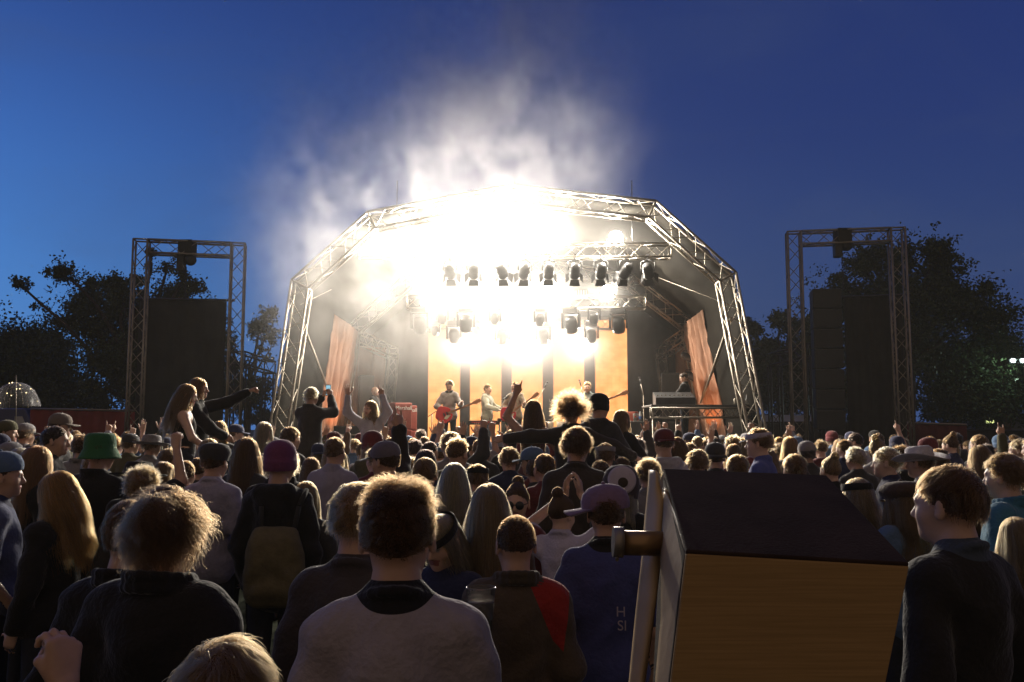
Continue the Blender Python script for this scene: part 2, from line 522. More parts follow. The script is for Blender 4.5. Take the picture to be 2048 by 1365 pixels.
HEAD_C = v3(0, .012, 1.668)
def head_prims(R, fem=False):
    """head turned by matrix R about HEAD_C"""
    R = np.array(R)
    def T(*p): return HEAD_C + R @ v3(*p)
    j = .92 if fem else 1.0
    E = lambda c, r, k=.03, lab=1, cut=False: el(T(*c), r, k, lab, R.tolist(), cut)
    P = [E((0, -.006, .012), (.077, .097, .093), .02),
         E((0, .034, -.035), (.065, .062, .085), .03),
         E((0, .04, -.083), (.053 * j, .05, .047), .03),
         E((0, .077, -.108), (.02 * j, .017, .017), .025),
         E((.042, .058, -.045), (.022, .022, .022), .03), E((-.042, .058, -.045), (.022, .022, .022), .03),
         rc(T(-.043, .082, .002), T(-.014, .093, -.001), .008, .01, .018, 1), rc(T(.043, .082, .002), T(.014, .093, -.001), .008, .01, .018, 1)]
    P += [E((s * .031, .104, -.018), (.016, .016, .011), .012, 1, True) for s in (-1, 1)]
    P += [E((s * .031, .083, -.018), (.0125, .0125, .0105), .003, 4) for s in (-1, 1)]
    P += [rc(T(0, .092, -.008), T(0, .113, -.047), .008, .0115, .012, 1),
          E((-.011, .101, -.053), (.008, .009, .007), .008), E((.011, .101, -.053), (.008, .009, .007), .008),
          rc(T(-.022, .086, -.079), T(.0, .096, -.077), .0055, .0068, .006, 3), rc(T(.022, .086, -.079), T(0, .096, -.077), .0055, .0068, .006, 3),
          rc(T(-.017, .087, -.089), T(.017, .087, -.089), .0068, .0068, .006, 3)]
    for s in (-1, 1):
        P.append(el(T(s * .082, -.008, -.022), (.009, .021, .033), .008, 1, (R @ np.array(Euler((0.15, 0, -s * .35)).to_matrix())).tolist()))
        P.append(el(T(s * .093, .002, -.02), (.006, .010, .018), .006, 1, R.tolist(), True))
    return P

def body_mesh(name, pose, headR, fem=False, bald=False, fine=.0065, coarse=.022, long_leg=True):
    """pose: dict(el, wl, hl, nl, dl / er, wr, hr ...) -> one continuous body mesh"""
    sx = .76 if fem else .85
    P = [el((0, 0, .97), (.165, .115, .15), .06, 2), el((0, .005, 1.12), (.145 * sx, .1, .16), .08, 0), el((0, .0, 1.31), (.165 * sx, .115, .17), .08, 0)]
    P += [rc((-.13 * sx, -.01, 1.43), (.13 * sx, -.01, 1.43), .06, .06, .05, 0)]
    P += [rc((0, -.012, 1.42), (0, -.01, 1.54), .057, .051, .05, 1), rc((0, -.012, 1.54), HEAD_C + np.array(headR) @ v3(0, -.012, -.03), .054, .05, .03, 1)]
    boxes = [(HEAD_C - .135, HEAD_C + .135)]
    hip, knee, ank, toe = pose.get('legs', (v3(.09, 0, .95), v3(.1, .015, .5), v3(.1, -.02, .08), v3(.115, .16, .03)))
    for s in (-1, 1):
        m = v3(s, 1, 1)
        P += [rc(hip * m, knee * m, .088, .058, .04, 2), rc(knee * m, ank * m, .058, .038, .03, 2), rc(ank * m - v3(0, .03, .03), toe * m, .042, .034, .02, 5)]
    for s, q in ((-1, 'l'), (1, 'r')):
        sh = v3(s * .175 * sx, -.01, 1.425)
        e, w = pose['e' + q], pose['w' + q]
        P += [rc(sh, e, .052, .042, .04, 1), rc(e, w, .042, .027, .02, 1)]
        hp = hand_prims(w, pose.get('d' + q, w - e), pose.get('n' + q, v3(-s, 0, 0)), s * pose.get('f' + q, 1), pose.get('h' + q, 'relaxed'), 1)
        P += hp
        if pose.get('fine_' + q, w[2] > 1.2):
            pts = np.array([x[1] for x in hp] + [x[2] for x in hp if x[0] == 'c'])
            boxes.append((pts.min(0) - .02, pts.max(0) + .02))
    P += head_prims(headR, fem)
    V, F, lab = sdf_mesh(P, coarse, fine, boxes)
    if not bald:
        q = (V - HEAD_C) @ np.array(headR)
        d = q / np.maximum(np.linalg.norm(q, axis=1, keepdims=True), 1e-6)
        t = (d[:, 1] + 1) / 2
        sc = (np.linalg.norm(q, axis=1) < .13) & (d[:, 2] > -.62 + 1.2 * t ** 1.5) & (V[:, 2] > 1.5) & (np.abs(q[:, 0]) < .084)
        lab = np.where(sc & (lab == 1), 6, lab)
    fl = lab[F[:, 0]]
    mi = np.choose(np.clip(fl, 0, 6), [0, 0, 1, 2, 3, 1, 4])
    return np_mesh(name, V, F, mi, [M_SKIN, M_TROUSERS, M_LIP, M_EYE, M_SCALP])

def top_mesh(name, pose, kind='jumper', fem=False, coarse=.018, fold=.004, seed=0, fit=1.0):
    """clothing for the upper body: tshirt, jumper, hoodie, jacket, tank"""
    sx = (.76 if fem else .85)
    t = {'tank': .004, 'tshirt': .012, 'jumper': .018, 'hoodie': .022, 'jacket': .026, 'coat': .03}[kind] * fit
    P = [el((0, 0, 1.30), (.165 * sx + t, .115 + t, .19), .06), el((0, .008, 1.1), (.15 * sx + t, .108 + t, .2), .08), el((0, 0, .95), (.175 + t, .124 + t, .17), .06)]
    if kind != 'tank':
        P += [el((0, -.03, 1.39), (.13 * sx, .082 + t, .13), .06)]
        P += [rc((-.13 * sx, -.012, 1.425), (.13 * sx, -.012, 1.425), .062 + t * .8, .062 + t * .8, .05)]
        P += [rc((s * .15 * sx, -.014, 1.44), (s * .045, -.02, 1.505), .045 + t * .4, .035, .05) for s in (-1, 1)]
    else:
        P += [rc((s * .09, -.06, 1.33), (s * .075, -.02, 1.47), .035, .02, .03) for s in (-1, 1)]
    boxes = []
    for s, q in ((-1, 'l'), (1, 'r')):
        sh = v3(s * .175 * sx, -.01, 1.425); e, w = pose['e' + q], pose['w' + q]
        if kind == 'tshirt':
            P.append(rc(sh, sh + (e - sh) * .72, .058 + t, .062 + t, .04))
        elif kind != 'tank':
            P += [rc(sh, e, .052 + t, .044 + t, .04), rc(e, e + (w - e) * .93, .044 + t, .034 + t * .8, .03)]
    if kind == 'tshirt' or kind == 'jumper':
        P.append(rc((0, -.02, 1.44), (0, -.016, 1.515), .095, .072, .03))
        for a in range(16):
            c0, c1 = 2 * math.pi * a / 16, 2 * math.pi * (a + 1) / 16
            f = lambda c: v3(.068 * math.cos(c), -.014 + .074 * math.sin(c), 1.513 - .034 * math.sin(c))
            P.append(rc(f(c0), f(c1), .0125, .0125, .006, 1))
    elif kind in ('jacket', 'coat'):
        for a in range(14):
            c0, c1 = math.radians(110 + 320 * a / 14), math.radians(110 + 320 * (a + 1) / 14)
            f = lambda c, z, r: v3(r * math.cos(c), -.02 + r * 1.1 * math.sin(c), z - .018 * math.sin(c))
            P += [rc(f(c0, 1.505, .08), f(c1, 1.505, .08), .017, .017, .012, 1), rc(f(c0, 1.535, .084), f(c1, 1.535, .084), .012, .012, .016, 1)]
    elif kind == 'hoodie':
        P += [rc((-.085, -.085, 1.5), (.085, -.085, 1.5), .042, .042, .03, 1), rc((-.09, -.075, 1.5), (-.05, .05, 1.475), .04, .025, .03, 1), rc((.09, -.075, 1.5), (.05, .05, 1.475), .04, .025, .03, 1),
              el((0, -.115, 1.43), (.09, .04, .1), .04, 1)]
    lo, hi = v3(-.3, -.2, 1.36), v3(.3, .16, 1.56)
    V, F, lab = sdf_mesh(P, coarse, coarse * .55, [(lo, hi)] if coarse < .016 else (), fold, seed)
    fl = lab[F[:, 0]]
    return np_mesh(name, V, F, np.clip(fl, 0, 1), [M_NECKED, M_NECKED] if kind in ('tshirt', 'jumper') else [M_CLOTH, M_COLLAR])

def P_(er, wr, hr='relaxed', el_=None, wl=None, hl='relaxed', **k):
    d = dict(er=v3(*er), wr=v3(*wr), hr=hr, hl=hl)
    d['el'] = v3(*(el_ or (-er[0], er[1], er[2]))); d['wl'] = v3(*(wl or (-wr[0], wr[1], wr[2])))
    d.update({a: (v3(*b) if isinstance(b, tuple) and a != 'legs' else b) for a, b in k.items()})
    return d
DOWN_E, DOWN_W = (.212, -.03, 1.15), (.195, .07, .92)
L_E, L_W = (-.212, -.03, 1.15), (-.195, .07, .92)
SIT = (v3(.1, 0, .95), v3(.13, .33, .88), v3(.1, .36, .5), v3(.1, .45, .42))
POSES = {
    'down': P_(DOWN_E, DOWN_W),
    'pocket': P_((.23, -.06, 1.16), (.18, .08, .98)),
    'point': P_((.29, .1, 1.62), (.25, .17, 1.86), 'point', L_E, L_W, dr=(-.05, .12, 1), nr=(0, 1, -.2)),
    'horns': P_((.27, .12, 1.63), (.27, .14, 1.88), 'horns', L_E, L_W, dr=(0, .05, 1), nr=(0, 1, 0)),
    'open': P_((.3, .12, 1.58), (.33, .16, 1.83), 'open', L_E, L_W, dr=(.15, 0, 1), nr=(-.2, 1, 0)),
    'fist': P_((.26, .14, 1.64), (.2, .16, 1.88), 'fist', L_E, L_W, dr=(-.1, .1, 1), nr=(0, 1, 0)),
    'both': P_((.33, .1, 1.6), (.3, .16, 1.85), 'open', (-.3, .12, 1.6), (-.24, .2, 1.84), 'point', dr=(.1, 0, 1), nr=(0, 1, 0), dl=(.1, .1, 1), nl=(0, 1, 0)),
    'clap': P_((.3, .16, 1.55), (.06, .28, 1.78), 'relaxed', (-.3, .16, 1.55), (-.05, .27, 1.77), 'relaxed', dr=(-.1, .1, 1), nr=(-1, 0, 0), dl=(.1, .1, 1), nl=(1, 0, 0)),
    'phone': P_((.24, .2, 1.45), (.1, .36, 1.66), 'grip', (-.24, .2, 1.45), (-.02, .36, 1.66), 'grip', dr=(-.1, .1, 1), nr=(-1, .3, 0), dl=(.3, .1, 1), nl=(1, .3, 0)),
    'sit': P_((.25, .08, 1.2), (.16, .3, 1.05), 'relaxed', legs=SIT),
    'hold': P_((.27, .0, 1.18), (.2, .25, 1.33), 'grip', L_E, L_W, dr=(-.25, .2, 1), nr=(-1, .3, 0)),
    'thumbs': P_((.26, .16, 1.42), (.2, .26, 1.62), 'thumb', L_E, L_W, dr=(-1, .1, .15), nr=(0, -1, .1), fr=-1),
    'sit_up': P_((.3, .06, 1.2), (.2, .25, 1.05), 'relaxed', (-.3, .06, 1.6), (-.2, .1, 1.85), 'point', legs=SIT, dl=(.2, .1, 1), nl=(0, 1, 0)),
    'arms_out': P_((.4, -.04, 1.33), (.62, .0, 1.22), 'relaxed', (-.42, 0, 1.42), (-.66, .05, 1.4), 'relaxed', legs=SIT),
    'sit_point': P_((.2, .2, 1.2), (.1, .35, 1.1), 'relaxed', (-.22, .3, 1.5), (-.18, .55, 1.63), 'fist', legs=SIT, dl=(0, .9, .4), nl=(0, 0, -1)),
    'guitar': P_((.3, .02, 1.17), (.08, .24, 1.08), 'cup', (-.29, .1, 1.2), (-.34, .33, 1.18), 'grip', dr=(-.7, .1, -.4), nr=(0, -1, .2), dl=(-.3, .4, .6), nl=(.4, -1, .3)),
    'keys': P_((.26, .12, 1.2), (.2, .38, 1.12), 'cup', dr=(-.1, 1, -.1), nr=(0, 0, -1), dl=(.1, 1, -.1), nl=(0, 0, -1)),
}

# ------------------------------------------------------------------ hair
HR = np.array([.0795, .0995, .0965])                      # scalp ellipsoid (head coordinates, centre shifted 1 cm up)
def hair_curves(name, style, n, rad, seed):
    rg = np.random.default_rng(seed)
    m = n * 4
    d = rg.normal(size=(m, 3)); d /= np.linalg.norm(d, axis=1, keepdims=True)
    t = (d[:, 1] + 1) / 2
    lift = {'buzz': -.62, 'short': -.6, 'crop': -.56}.get(style, -.66)
    ok = d[:, 2] > lift + 1.2 * t ** 1.5 + rg.normal(size=m) * .03
    d = d[ok][:n]; n = len(d)
    C = v3(0, -.006, .012)
    r0 = d * HR
    nrm = d / HR; nrm /= np.linalg.norm(nrm, axis=1, keepdims=True)
    K, ln, grav, flow, noise, curl, out = {
        'buzz':   (3, .010, .1, .3, .25, 0, .5),
        'crop':   (4, .026, .25, .8, .25, 0, .22),
        'short':  (5, .046, .3, .9, .28, 0, .24),
        'fuzzy':  (5, .042, .1, .5, .5, .005, .42),
        'quiff':  (5, .036, .1, .4, .33, .003, .34),
        'curly':  (8, .058, .3, .5, .4, .009, .34),
        'shaggy': (8, .105, .6, .5, .6, .007, .2),
        'bob':    (8, .220, 1.6, .35, .12, .003, .2),
        'long':   (11, .44, 2.3, .35, .15, .006, .15),
        'wavy':   (12, .42, 2.0, .4, .16, .011, .2),
        'bun':    (5, .075, -1.6, .3, .1, .001, .1),
        'pony':   (6, .095, -.2, 1.6, .1, .001, .1),
        'afro':   (9, .105, -.05, 0, .25, .011, 1.0),
    }[style]
    NL = 260 if n > 5000 else 150 if n > 2000 else 90
    L = ln * (1 + .28 * rg.normal(size=n)).clip(.35, 1.7)
    if style in ('long', 'wavy', 'bob'): L = ln * (1 + .12 * rg.normal(size=n)).clip(.6, 1.3) * np.where(d[:, 1] > .2, .92, 1)
    if style in ('short', 'crop'): L *= np.where(d[:, 2] > .45, 1.35, .8) * np.where(d[:, 1] > .45, .55, 1)
    if style == 'quiff': L *= np.where((d[:, 2] > .5), 1.2, .5)
    step = L / (K - 1)
    p = r0 * .985
    pts = [p.copy()]
    side = np.where(np.abs(d[:, 0]) < .05, rg.choice([-1, 1], n), np.sign(d[:, 0]))
    fl = np.stack([side * np.clip(d[:, 1] + .2, 0, 1) * .9, -np.ones(n) * (.3 + .5 * (d[:, 2] > .2)), np.zeros(n)], 1)
    if style == 'crop' or style == 'short': fl = np.stack([side * .25, np.full(n, .5) * np.where(d[:, 2] > .3, 1, -.3), np.full(n, -.25)], 1)
    jit = rg.normal(size=(n, 3)) * noise * .5
    cl = rg.normal(size=(90, 3)) ; cl /= np.linalg.norm(cl, axis=1, keepdims=True)      # locks: neighbours lean together
    lock = np.argmax(d @ cl.T, 1); lj = rg.normal(size=(90, 3))[lock] * noise * .9
    rn = r0 / HR; rn /= np.linalg.norm(rn, axis=1, keepdims=True)
    if style not in ('afro', 'long', 'wavy', 'bob', 'bun', 'pony'): fl -= (fl * rn).sum(1, keepdims=True) * rn
    if style != 'afro':                                     # hair lies along the scalp more than it stands off it
        jit -= .8 * (jit * rn).sum(1, keepdims=True) * rn; lj -= .8 * (lj * rn).sum(1, keepdims=True) * rn
    ph = rg.uniform(0, 6.28, 90)[lock] + rg.normal(size=n) * .5
    wave = rg.normal(size=(n, 3))
    for k in range(1, K):
        f = k / (K - 1)
        q = p / HR; cn = q / np.maximum(np.linalg.norm(q, axis=1, keepdims=True), 1e-6); cn = cn / HR; cn /= np.linalg.norm(cn, axis=1, keepdims=True)
        dr = cn * (out * (1 - f * .8 if style not in ('afro', 'fuzzy', 'quiff') else 1) * (1 if style == 'afro' else .55 + .6 * np.clip(d[:, 2:3], 0, 1))) + fl * flow + jit + lj
        dr[:, 2] -= grav * (.25 + f * 1.6)
        dr += rg.normal(size=(n, 3)) * noise * .22
        if style in ('bun',):
            tgt = v3(0, -.055, .125) - p; dr = tgt / np.maximum(np.linalg.norm(tgt, axis=1, keepdims=True), 1e-6) + cn * .25
        if style == 'pony':
            tgt = v3(0, -.125, .03) - p; dr = tgt / np.maximum(np.linalg.norm(tgt, axis=1, keepdims=True), 1e-6) + cn * .3
        dr /= np.maximum(np.linalg.norm(dr, axis=1, keepdims=True), 1e-6)
        p = p + dr * step[:, None]
        q = p / (HR * (1.03 + .05 * rg.random((n, 1)))); r = np.linalg.norm(q, axis=1, keepdims=True)
        p = np.where(r < 1, p / np.maximum(r, 1e-3), p)
        if style in ('long', 'wavy', 'bob', 'shaggy'):      # hang outside neck, shoulders and back
            low = p[:, 2] < -.1
            nr = np.hypot(p[:, 0], p[:, 1] + .02)
            need = .075 + .22 * np.clip(-.155 - p[:, 2], 0, .12)
            p[:, 1] = np.where(low & (p[:, 1] < .03) & (nr < need), -.02 - np.sqrt(np.maximum(need ** 2 - p[:, 0] ** 2, 0)), p[:, 1])
            p[:, 1] = np.where(p[:, 2] < -.2, np.minimum(p[:, 1], np.where(np.abs(p[:, 0]) > .085, .06, -.12)), p[:, 1])
        c = p.copy()
        if curl:
            a = ph + f * (9 if style in ('wavy',) else 7) * (L / ln)
            c += curl * min(1, 2 * f) * np.stack([np.cos(a), np.sin(a), .6 * np.sin(a + 1.3)], 1)
        pts.append(c)
    pts = np.stack(pts, 1)
    if style not in ('afro', 'buzz'):                       # strands of one lock run together towards its tip
        cs = rg.normal(size=(NL, 3)); cs /= np.linalg.norm(cs, axis=1, keepdims=True)
        lk = np.argmax(d @ cs.T, 1); cnt = np.bincount(lk, minlength=NL)[:, None, None].clip(1)
        mean = np.zeros((NL, K, 3)); np.add.at(mean, lk, pts); mean /= cnt
        f = np.linspace(0, 1, K)[None, :, None] * {'long': .35, 'wavy': .35, 'bob': .35, 'shaggy': .4, 'fuzzy': .3}.get(style, .45)
        pts = pts + (mean[lk] - pts) * f
    if style in ('bun', 'pony'):                            # the knot, or the tail
        m2 = n // 2
        dd = rg.normal(size=(m2, 3)); dd /= np.linalg.norm(dd, axis=1, keepdims=True)
        if style == 'bun':
            e = np.cross(dd, rg.normal(size=(m2, 3))); e /= np.linalg.norm(e, axis=1, keepdims=True)
            an = np.linspace(0, 1.7, K)[None, :, None]
            b = (dd[:, None] * np.cos(an) + e[:, None] * np.sin(an)) * (.036 + .006 * rg.random((m2, 1, 1))) + v3(0, -.06, .115)
        else:
            f = np.linspace(0, 1, K)[None, :, None]
            b = v3(0, -.12, .03) + dd[:, None] * (.012 + .03 * f) + np.concatenate([0 * f, -.05 * np.sin(f * 3), -.3 * f * (.7 + .4 * 0.5)], 2)
        pts = np.concatenate([pts, b], 0)
    pts = pts + C
    N, K = pts.shape[:2]
    hc = bpy.data.hair_curves.new(name)
    hc.add_curves([K] * N)
    hc.position_data.foreach_set("vector", np.ascontiguousarray(pts, np.float32).ravel())
    ra = hc.attributes.new("radius", 'FLOAT', 'POINT')
    tp = np.linspace(1, .35, K)[None, :] * (rad * (.8 + .4 * rg.random((N, 1))))
    ra.data.foreach_set("value", np.ascontiguousarray(tp, np.float32).ravel())
    hc.materials.append(M_HAIR)
    return hc
# ------------------------------------------------------------------ the ground
g = MB()
N = 24
for i in range(N):
    for j in range(N):
        x0, x1 = [-300 + 600 * (i + q) / N for q in (0, 1)]; y0, y1 = [-60 + 700 * (j + q) / N for q in (0, 1)]
        g.add([(x0, y0, 0), (x1, y0, 0), (x1, y1, 0), (x0, y1, 0)], [(0, 1, 2, 3)])
tag(g.build("ground", mat("turf", (0.045, 0.06, 0.025), 0.95, 0, 0.4, 0.6, 0.6, 14)), kind='structure')

# ------------------------------------------------------------------ trusses
def truss(mb, a, b, w, h, up=(0, 0, 1), r=.025, rd=.011, bay=.38, cut=None):
    """box truss with zig-zag bracing from a to b"""
    a, b = Vector(a), Vector(b); d = (b - a); L = d.length; d.normalize()
    u = Vector(up); u = (u - d * u.dot(d)).normalized(); s_ = d.cross(u)
    cor = [(u * h / 2 * i + s_ * w / 2 * j) for i, j in ((1, 1), (1, -1), (-1, -1), (-1, 1))]
    for c in cor: mb.tube(a + c, b + c, r, n=6)
    n = max(2, round(L / bay))
    for f in range(4):
        c0, c1 = cor[f], cor[(f + 1) % 4]
        for k in range(n):
            p, q = (c0, c1) if k % 2 == 0 else (c1, c0)
            mb.tube(a + d * L * k / n + p, a + d * L * (k + 1) / n + q, rd, n=4, caps=False)
        for e in (0, 1): mb.tube(a + d * L * e + c0, a + d * L * e + c1, r * .8, n=5)
    return mb

def arch(mb, pts, w, dep, r=.028, rd=.012, bay=.36):
    """polygonal arch truss: outer outline pts (same Y), w deep inward, dep along Y"""
    P = [Vector(p) for p in pts]
    cen = sum(P, Vector()) / len(P)
    inn = []
    for i, p in enumerate(P):
        ds = []
        if i > 0: ds.append((P[i] - P[i - 1]).normalized())
        if i < len(P) - 1: ds.append((P[i + 1] - P[i]).normalized())
        ns = [Vector((d.z, 0, -d.x)) for d in ds]
        n = sum(ns, Vector()).normalized()
        inn.append(p + n * w / max(n.dot(ns[0]), .5))
    Y = Vector((0, dep, 0))
    rails = [P, [p + Y for p in P], [p + Y for p in inn], inn]
    for rl in rails:
        for a, b in zip(rl[:-1], rl[1:]): mb.tube(a, b, r, n=6)
    for i in range(len(P) - 1):
        L = (P[i + 1] - P[i]).length; n = max(2, round(L / bay))
        for f in range(4):
            A, B = rails[f], rails[(f + 1) % 4]
            for k in range(n):
                t0, t1 = k / n, (k + 1) / n
                p, q = (A, B) if k % 2 == 0 else (B, A)
                mb.tube(p[i].lerp(p[i + 1], t0), q[i].lerp(q[i + 1], t1), rd, n=4, caps=False)
            mb.tube(A[i], B[i], r * .8, n=5); mb.tube(A[i + 1], B[i + 1], r * .8, n=5)
    return inn

YF, YM, YR = 18.0, 24.5, 27.0
def arch_pts(px, Y):
    P = [at(x, y, Y) for x, y in px]
    for i, j in ((0, 1), (-1, -2)):                          # run the legs down to the ground
        d = P[i] - P[j]; P[i] = P[j] + d * (P[j].z / -d.z)
    return P
front_px = [(541, 845), (583, 560), (735, 424), (1022, 370), (1312, 402), (1472, 545), (1530, 848)]
mid_px = [(668, 815), (693, 652), (812, 548), (1030, 508), (1268, 550), (1392, 645), (1424, 812)]
FP, MP = arch_pts(front_px, YF), arch_pts(mid_px, YM)

roof = empty("stage_roof", (0, YF, 0), 0, "big arched festival stage roof on aluminium trusses with dark fabric skin", "stage roof")
def rp(mb, name, mats):
    o = mb.build(name, mats); o.parent = roof; o.matrix_parent_inverse = Matrix.Translation((0, -YF, 0)); return o
m = MB(); f_in = arch(m, FP, .36, .36); rp(m, "front_arch", M_ALU)
m = MB(); m_in = arch(m, MP, .36, .36); rp(m, "rear_arch", M_ALU)
# fabric skin between the arches, sagging a little between them
m = MB()
R_ = 10
def skin_line(P, off):
    out = []
    for i in range(len(P) - 1):
        for k in range(12): out.append(P[i].lerp(P[i + 1], k / 12))
    return out + [P[-1]]
A, B = skin_line(FP, 0), skin_line(MP, 0)
A = [p + Vector((0, .38, 0)) for p in A]
B = [p + Vector((0, .10, 0)) for p in B]
C3 = [b + (b - a).normalized() * 3.2 for a, b in zip(A, B)]
grid = []
for j in range(R_ + 1):
    t = j / R_; row = []
    for i, (a, b) in enumerate(zip(A, B)):
        p = a.lerp(b, t)
        c = Vector((0, p.y, 2.2)); n = (p - c); n.y = 0; n.normalize()
        fold = .03 * math.sin(i * 2.1 + j * .5) + .02 * math.sin(i * .9 - j * 1.7)
        row.append(p - n * (.16 * math.sin(math.pi * t) + fold - .05))
    grid.append(row)
for j in range(1, 6):
    grid.append([b.lerp(c, j / 5) for b, c in zip(B, C3)])
vs = [p for r in grid for p in r]; w_ = len(A)
m.add(vs, [(j * w_ + i, j * w_ + i + 1, (j + 1) * w_ + i + 1, (j + 1) * w_ + i) for j in range(len(grid) - 1) for i in range(w_ - 1)], 0, True)
o = rp(m, "roof_skin", M_ROOF); sm = o.modifiers.new("thick", 'SOLIDIFY'); sm.thickness = .006
# gathered side drapes inside the rear arch
def drape(x0, y0, x1, y1, z0, z1, lean, nf, amp=.09):
    m = MB(); n = nf * 8; vs = []
    for j in range(9):
        t = j / 8
        for i in range(n + 1):
            s = i / n
            a = amp * math.sin(2 * math.pi * nf * s + .5 * math.sin(4 * s + t)) * (.6 + .4 * t)
            dx, dy = x1 - x0, y1 - y0; L = math.hypot(dx, dy)
            vs.append((x0 + dx * s - dy / L * a + lean * (1 - t), y0 + dy * s + dx / L * a, z0 + (z1 - z0) * t))
    m.add(vs, [(j * (n + 1) + i, j * (n + 1) + i + 1, (j + 1) * (n + 1) + i + 1, (j + 1) * (n + 1) + i) for j in range(8) for i in range(n)], 0, True)
    o = rp(m, "side_drape", M_DRAPE); q = o.modifiers.new("thick", 'SOLIDIFY'); q.thickness = .005
def side_wall(idx, t0, t1):
    m = MB(); nt = 40; vs = []; w2 = len(idx)
    for k in range(nt + 1):
        t = t0 + (t1 - t0) * k / nt
        for q, i in enumerate(idx):
            p = A[i].lerp(B[i], t); n = Vector((0, p.y, 2.2)) - p; n.normalize()
            u = k / nt; vs.append(p + n * (.12 + .24 * min(1, u * 3) * min(1, (1 - u) * 6) + .10 * math.sin(k * 1.45 + .18 * q + .6 * math.sin(q * .7)) * min(1, u * 4) + .03 * math.sin(q * 1.9 + k)))
    m.add(vs, [(k * w2 + q, k * w2 + q + 1, (k + 1) * w2 + q + 1, (k + 1) * w2 + q) for k in range(nt) for q in range(w2 - 1)], 0, True)
    o = rp(m, "side_drape", M_DRAPE); z = o.modifiers.new("thick", 'SOLIDIFY'); z.thickness = .005
side_wall(list(range(2, 13)), .60, .98)
side_wall(list(range(len(A) - 13, len(A) - 2)), .60, .98)
drape(at(742, 0, 26.9).x - .7, 25.4, at(780, 0, 27.0).x, 27.0, 1.2, at(0, 690, 26).z, -.1, 4)
drape(at(1395, 0, 25.6).x, 25.5, at(1335, 0, 27.0).x, 27.0, 1.2, at(0, 690, 26).z, .1, 4)
# rear side trusses and legs
for a, b in (((700, 668), (787, 708)), ((1385, 664), (1322, 708))):
    m = MB(); truss(m, at(*a, YM), at(*b, YR), .3, .34, r=.022); rp(m, "side_truss", M_ALU)
for x0, x1 in ((788, 778), (1322, 1332)):
    m = MB(); p = at(x0, 708, YR); q = at(x1, 812, YR); truss(m, p, q, .26, .26, up=(0, 1, 0), r=.022); rp(m, "rear_leg", M_ALU)
for (xa, ya), (xb, yb) in (((602, 640), (668, 812)), ((1462, 638), (1402, 806))):
    m = MB(); m.tube(at(xa, ya, YF + .3), at(xb, yb, YM - 1.2), .035, n=8); rp(m, "brace", M_ALU)
m = MB(); m.tube(at(1462, 612, YF + .3), at(1290, 545, YM - 2), .008, n=4); m.tube(at(600, 610, YF + .3), at(720, 552, YM - 2), .008, n=4); rp(m, "guy_wire", M_ALU)
m = MB()
bx = [at(700, 0, 28.6).x, at(1380, 0, 28.6).x]
n = 60; vs = []
for j in range(2):
    for i in range(n + 1):
        vs.append((bx[0] - .6 + (bx[1] - bx[0] + 1.2) * i / n, 28.4 + .07 * math.sin(i * 1.9), 1.2 if j == 0 else 7.2))
m.add(vs, [(i, i + 1, n + 2 + i, n + 1 + i) for i in range(n)], 0, True)
o = rp(m, "backdrop", M_BLACKCLOTH); q = o.modifiers.new("thick", 'SOLIDIFY'); q.thickness = .006

# deck
stg = empty("stage_platform", (0, 18.6, 0), 0, "dark raised stage deck under the arched roof", "stage")
m = MB(); m.box((0, 23.4, 1.12), (9.4, 9.6, .16)); o = m.build("deck", M_DECK, stg); o.matrix_parent_inverse = Matrix.Translation((0, -18.6, 0)); bevel(o, .01)
m = MB(); n = 120
vs = [(-4.7 + 9.4 * i / n, 18.62 + .04 * math.sin(i * 1.1), z) for z in (0, 1.03) for i in range(n + 1)]
m.add(vs, [(i, i + 1, n + 2 + i, n + 1 + i) for i in range(n)], 0, True); o = m.build("skirt", M_BLACKCLOTH, stg); o.matrix_parent_inverse = Matrix.Translation((0, -18.6, 0))
q = o.modifiers.new("thick", 'SOLIDIFY'); q.thickness = .004

# crowd barrier at the foot of the stage
bar = empty("crowd_barrier", (0, 17.6, 0), 0, "metal crowd barrier along the foot of the stage", "barrier")
m = MB()
for i in range(9):
    x = -4.4 + 1.1 * i
    m.tube((x, 0, 0), (x, 0, 1.15), .022); m.tube((x, 0, .1), (x, .7, .05), .02)
m.tube((-4.4, 0, 1.15), (4.4, 0, 1.15), .025); m.tube((-4.4, 0, .25), (4.4, 0, .25), .02)
m.build("frame", M_ALU, bar)
m = MB(); m.box((0, .03, .68), (8.8, .012, .82)); m.build("panel", M_ALU, bar)

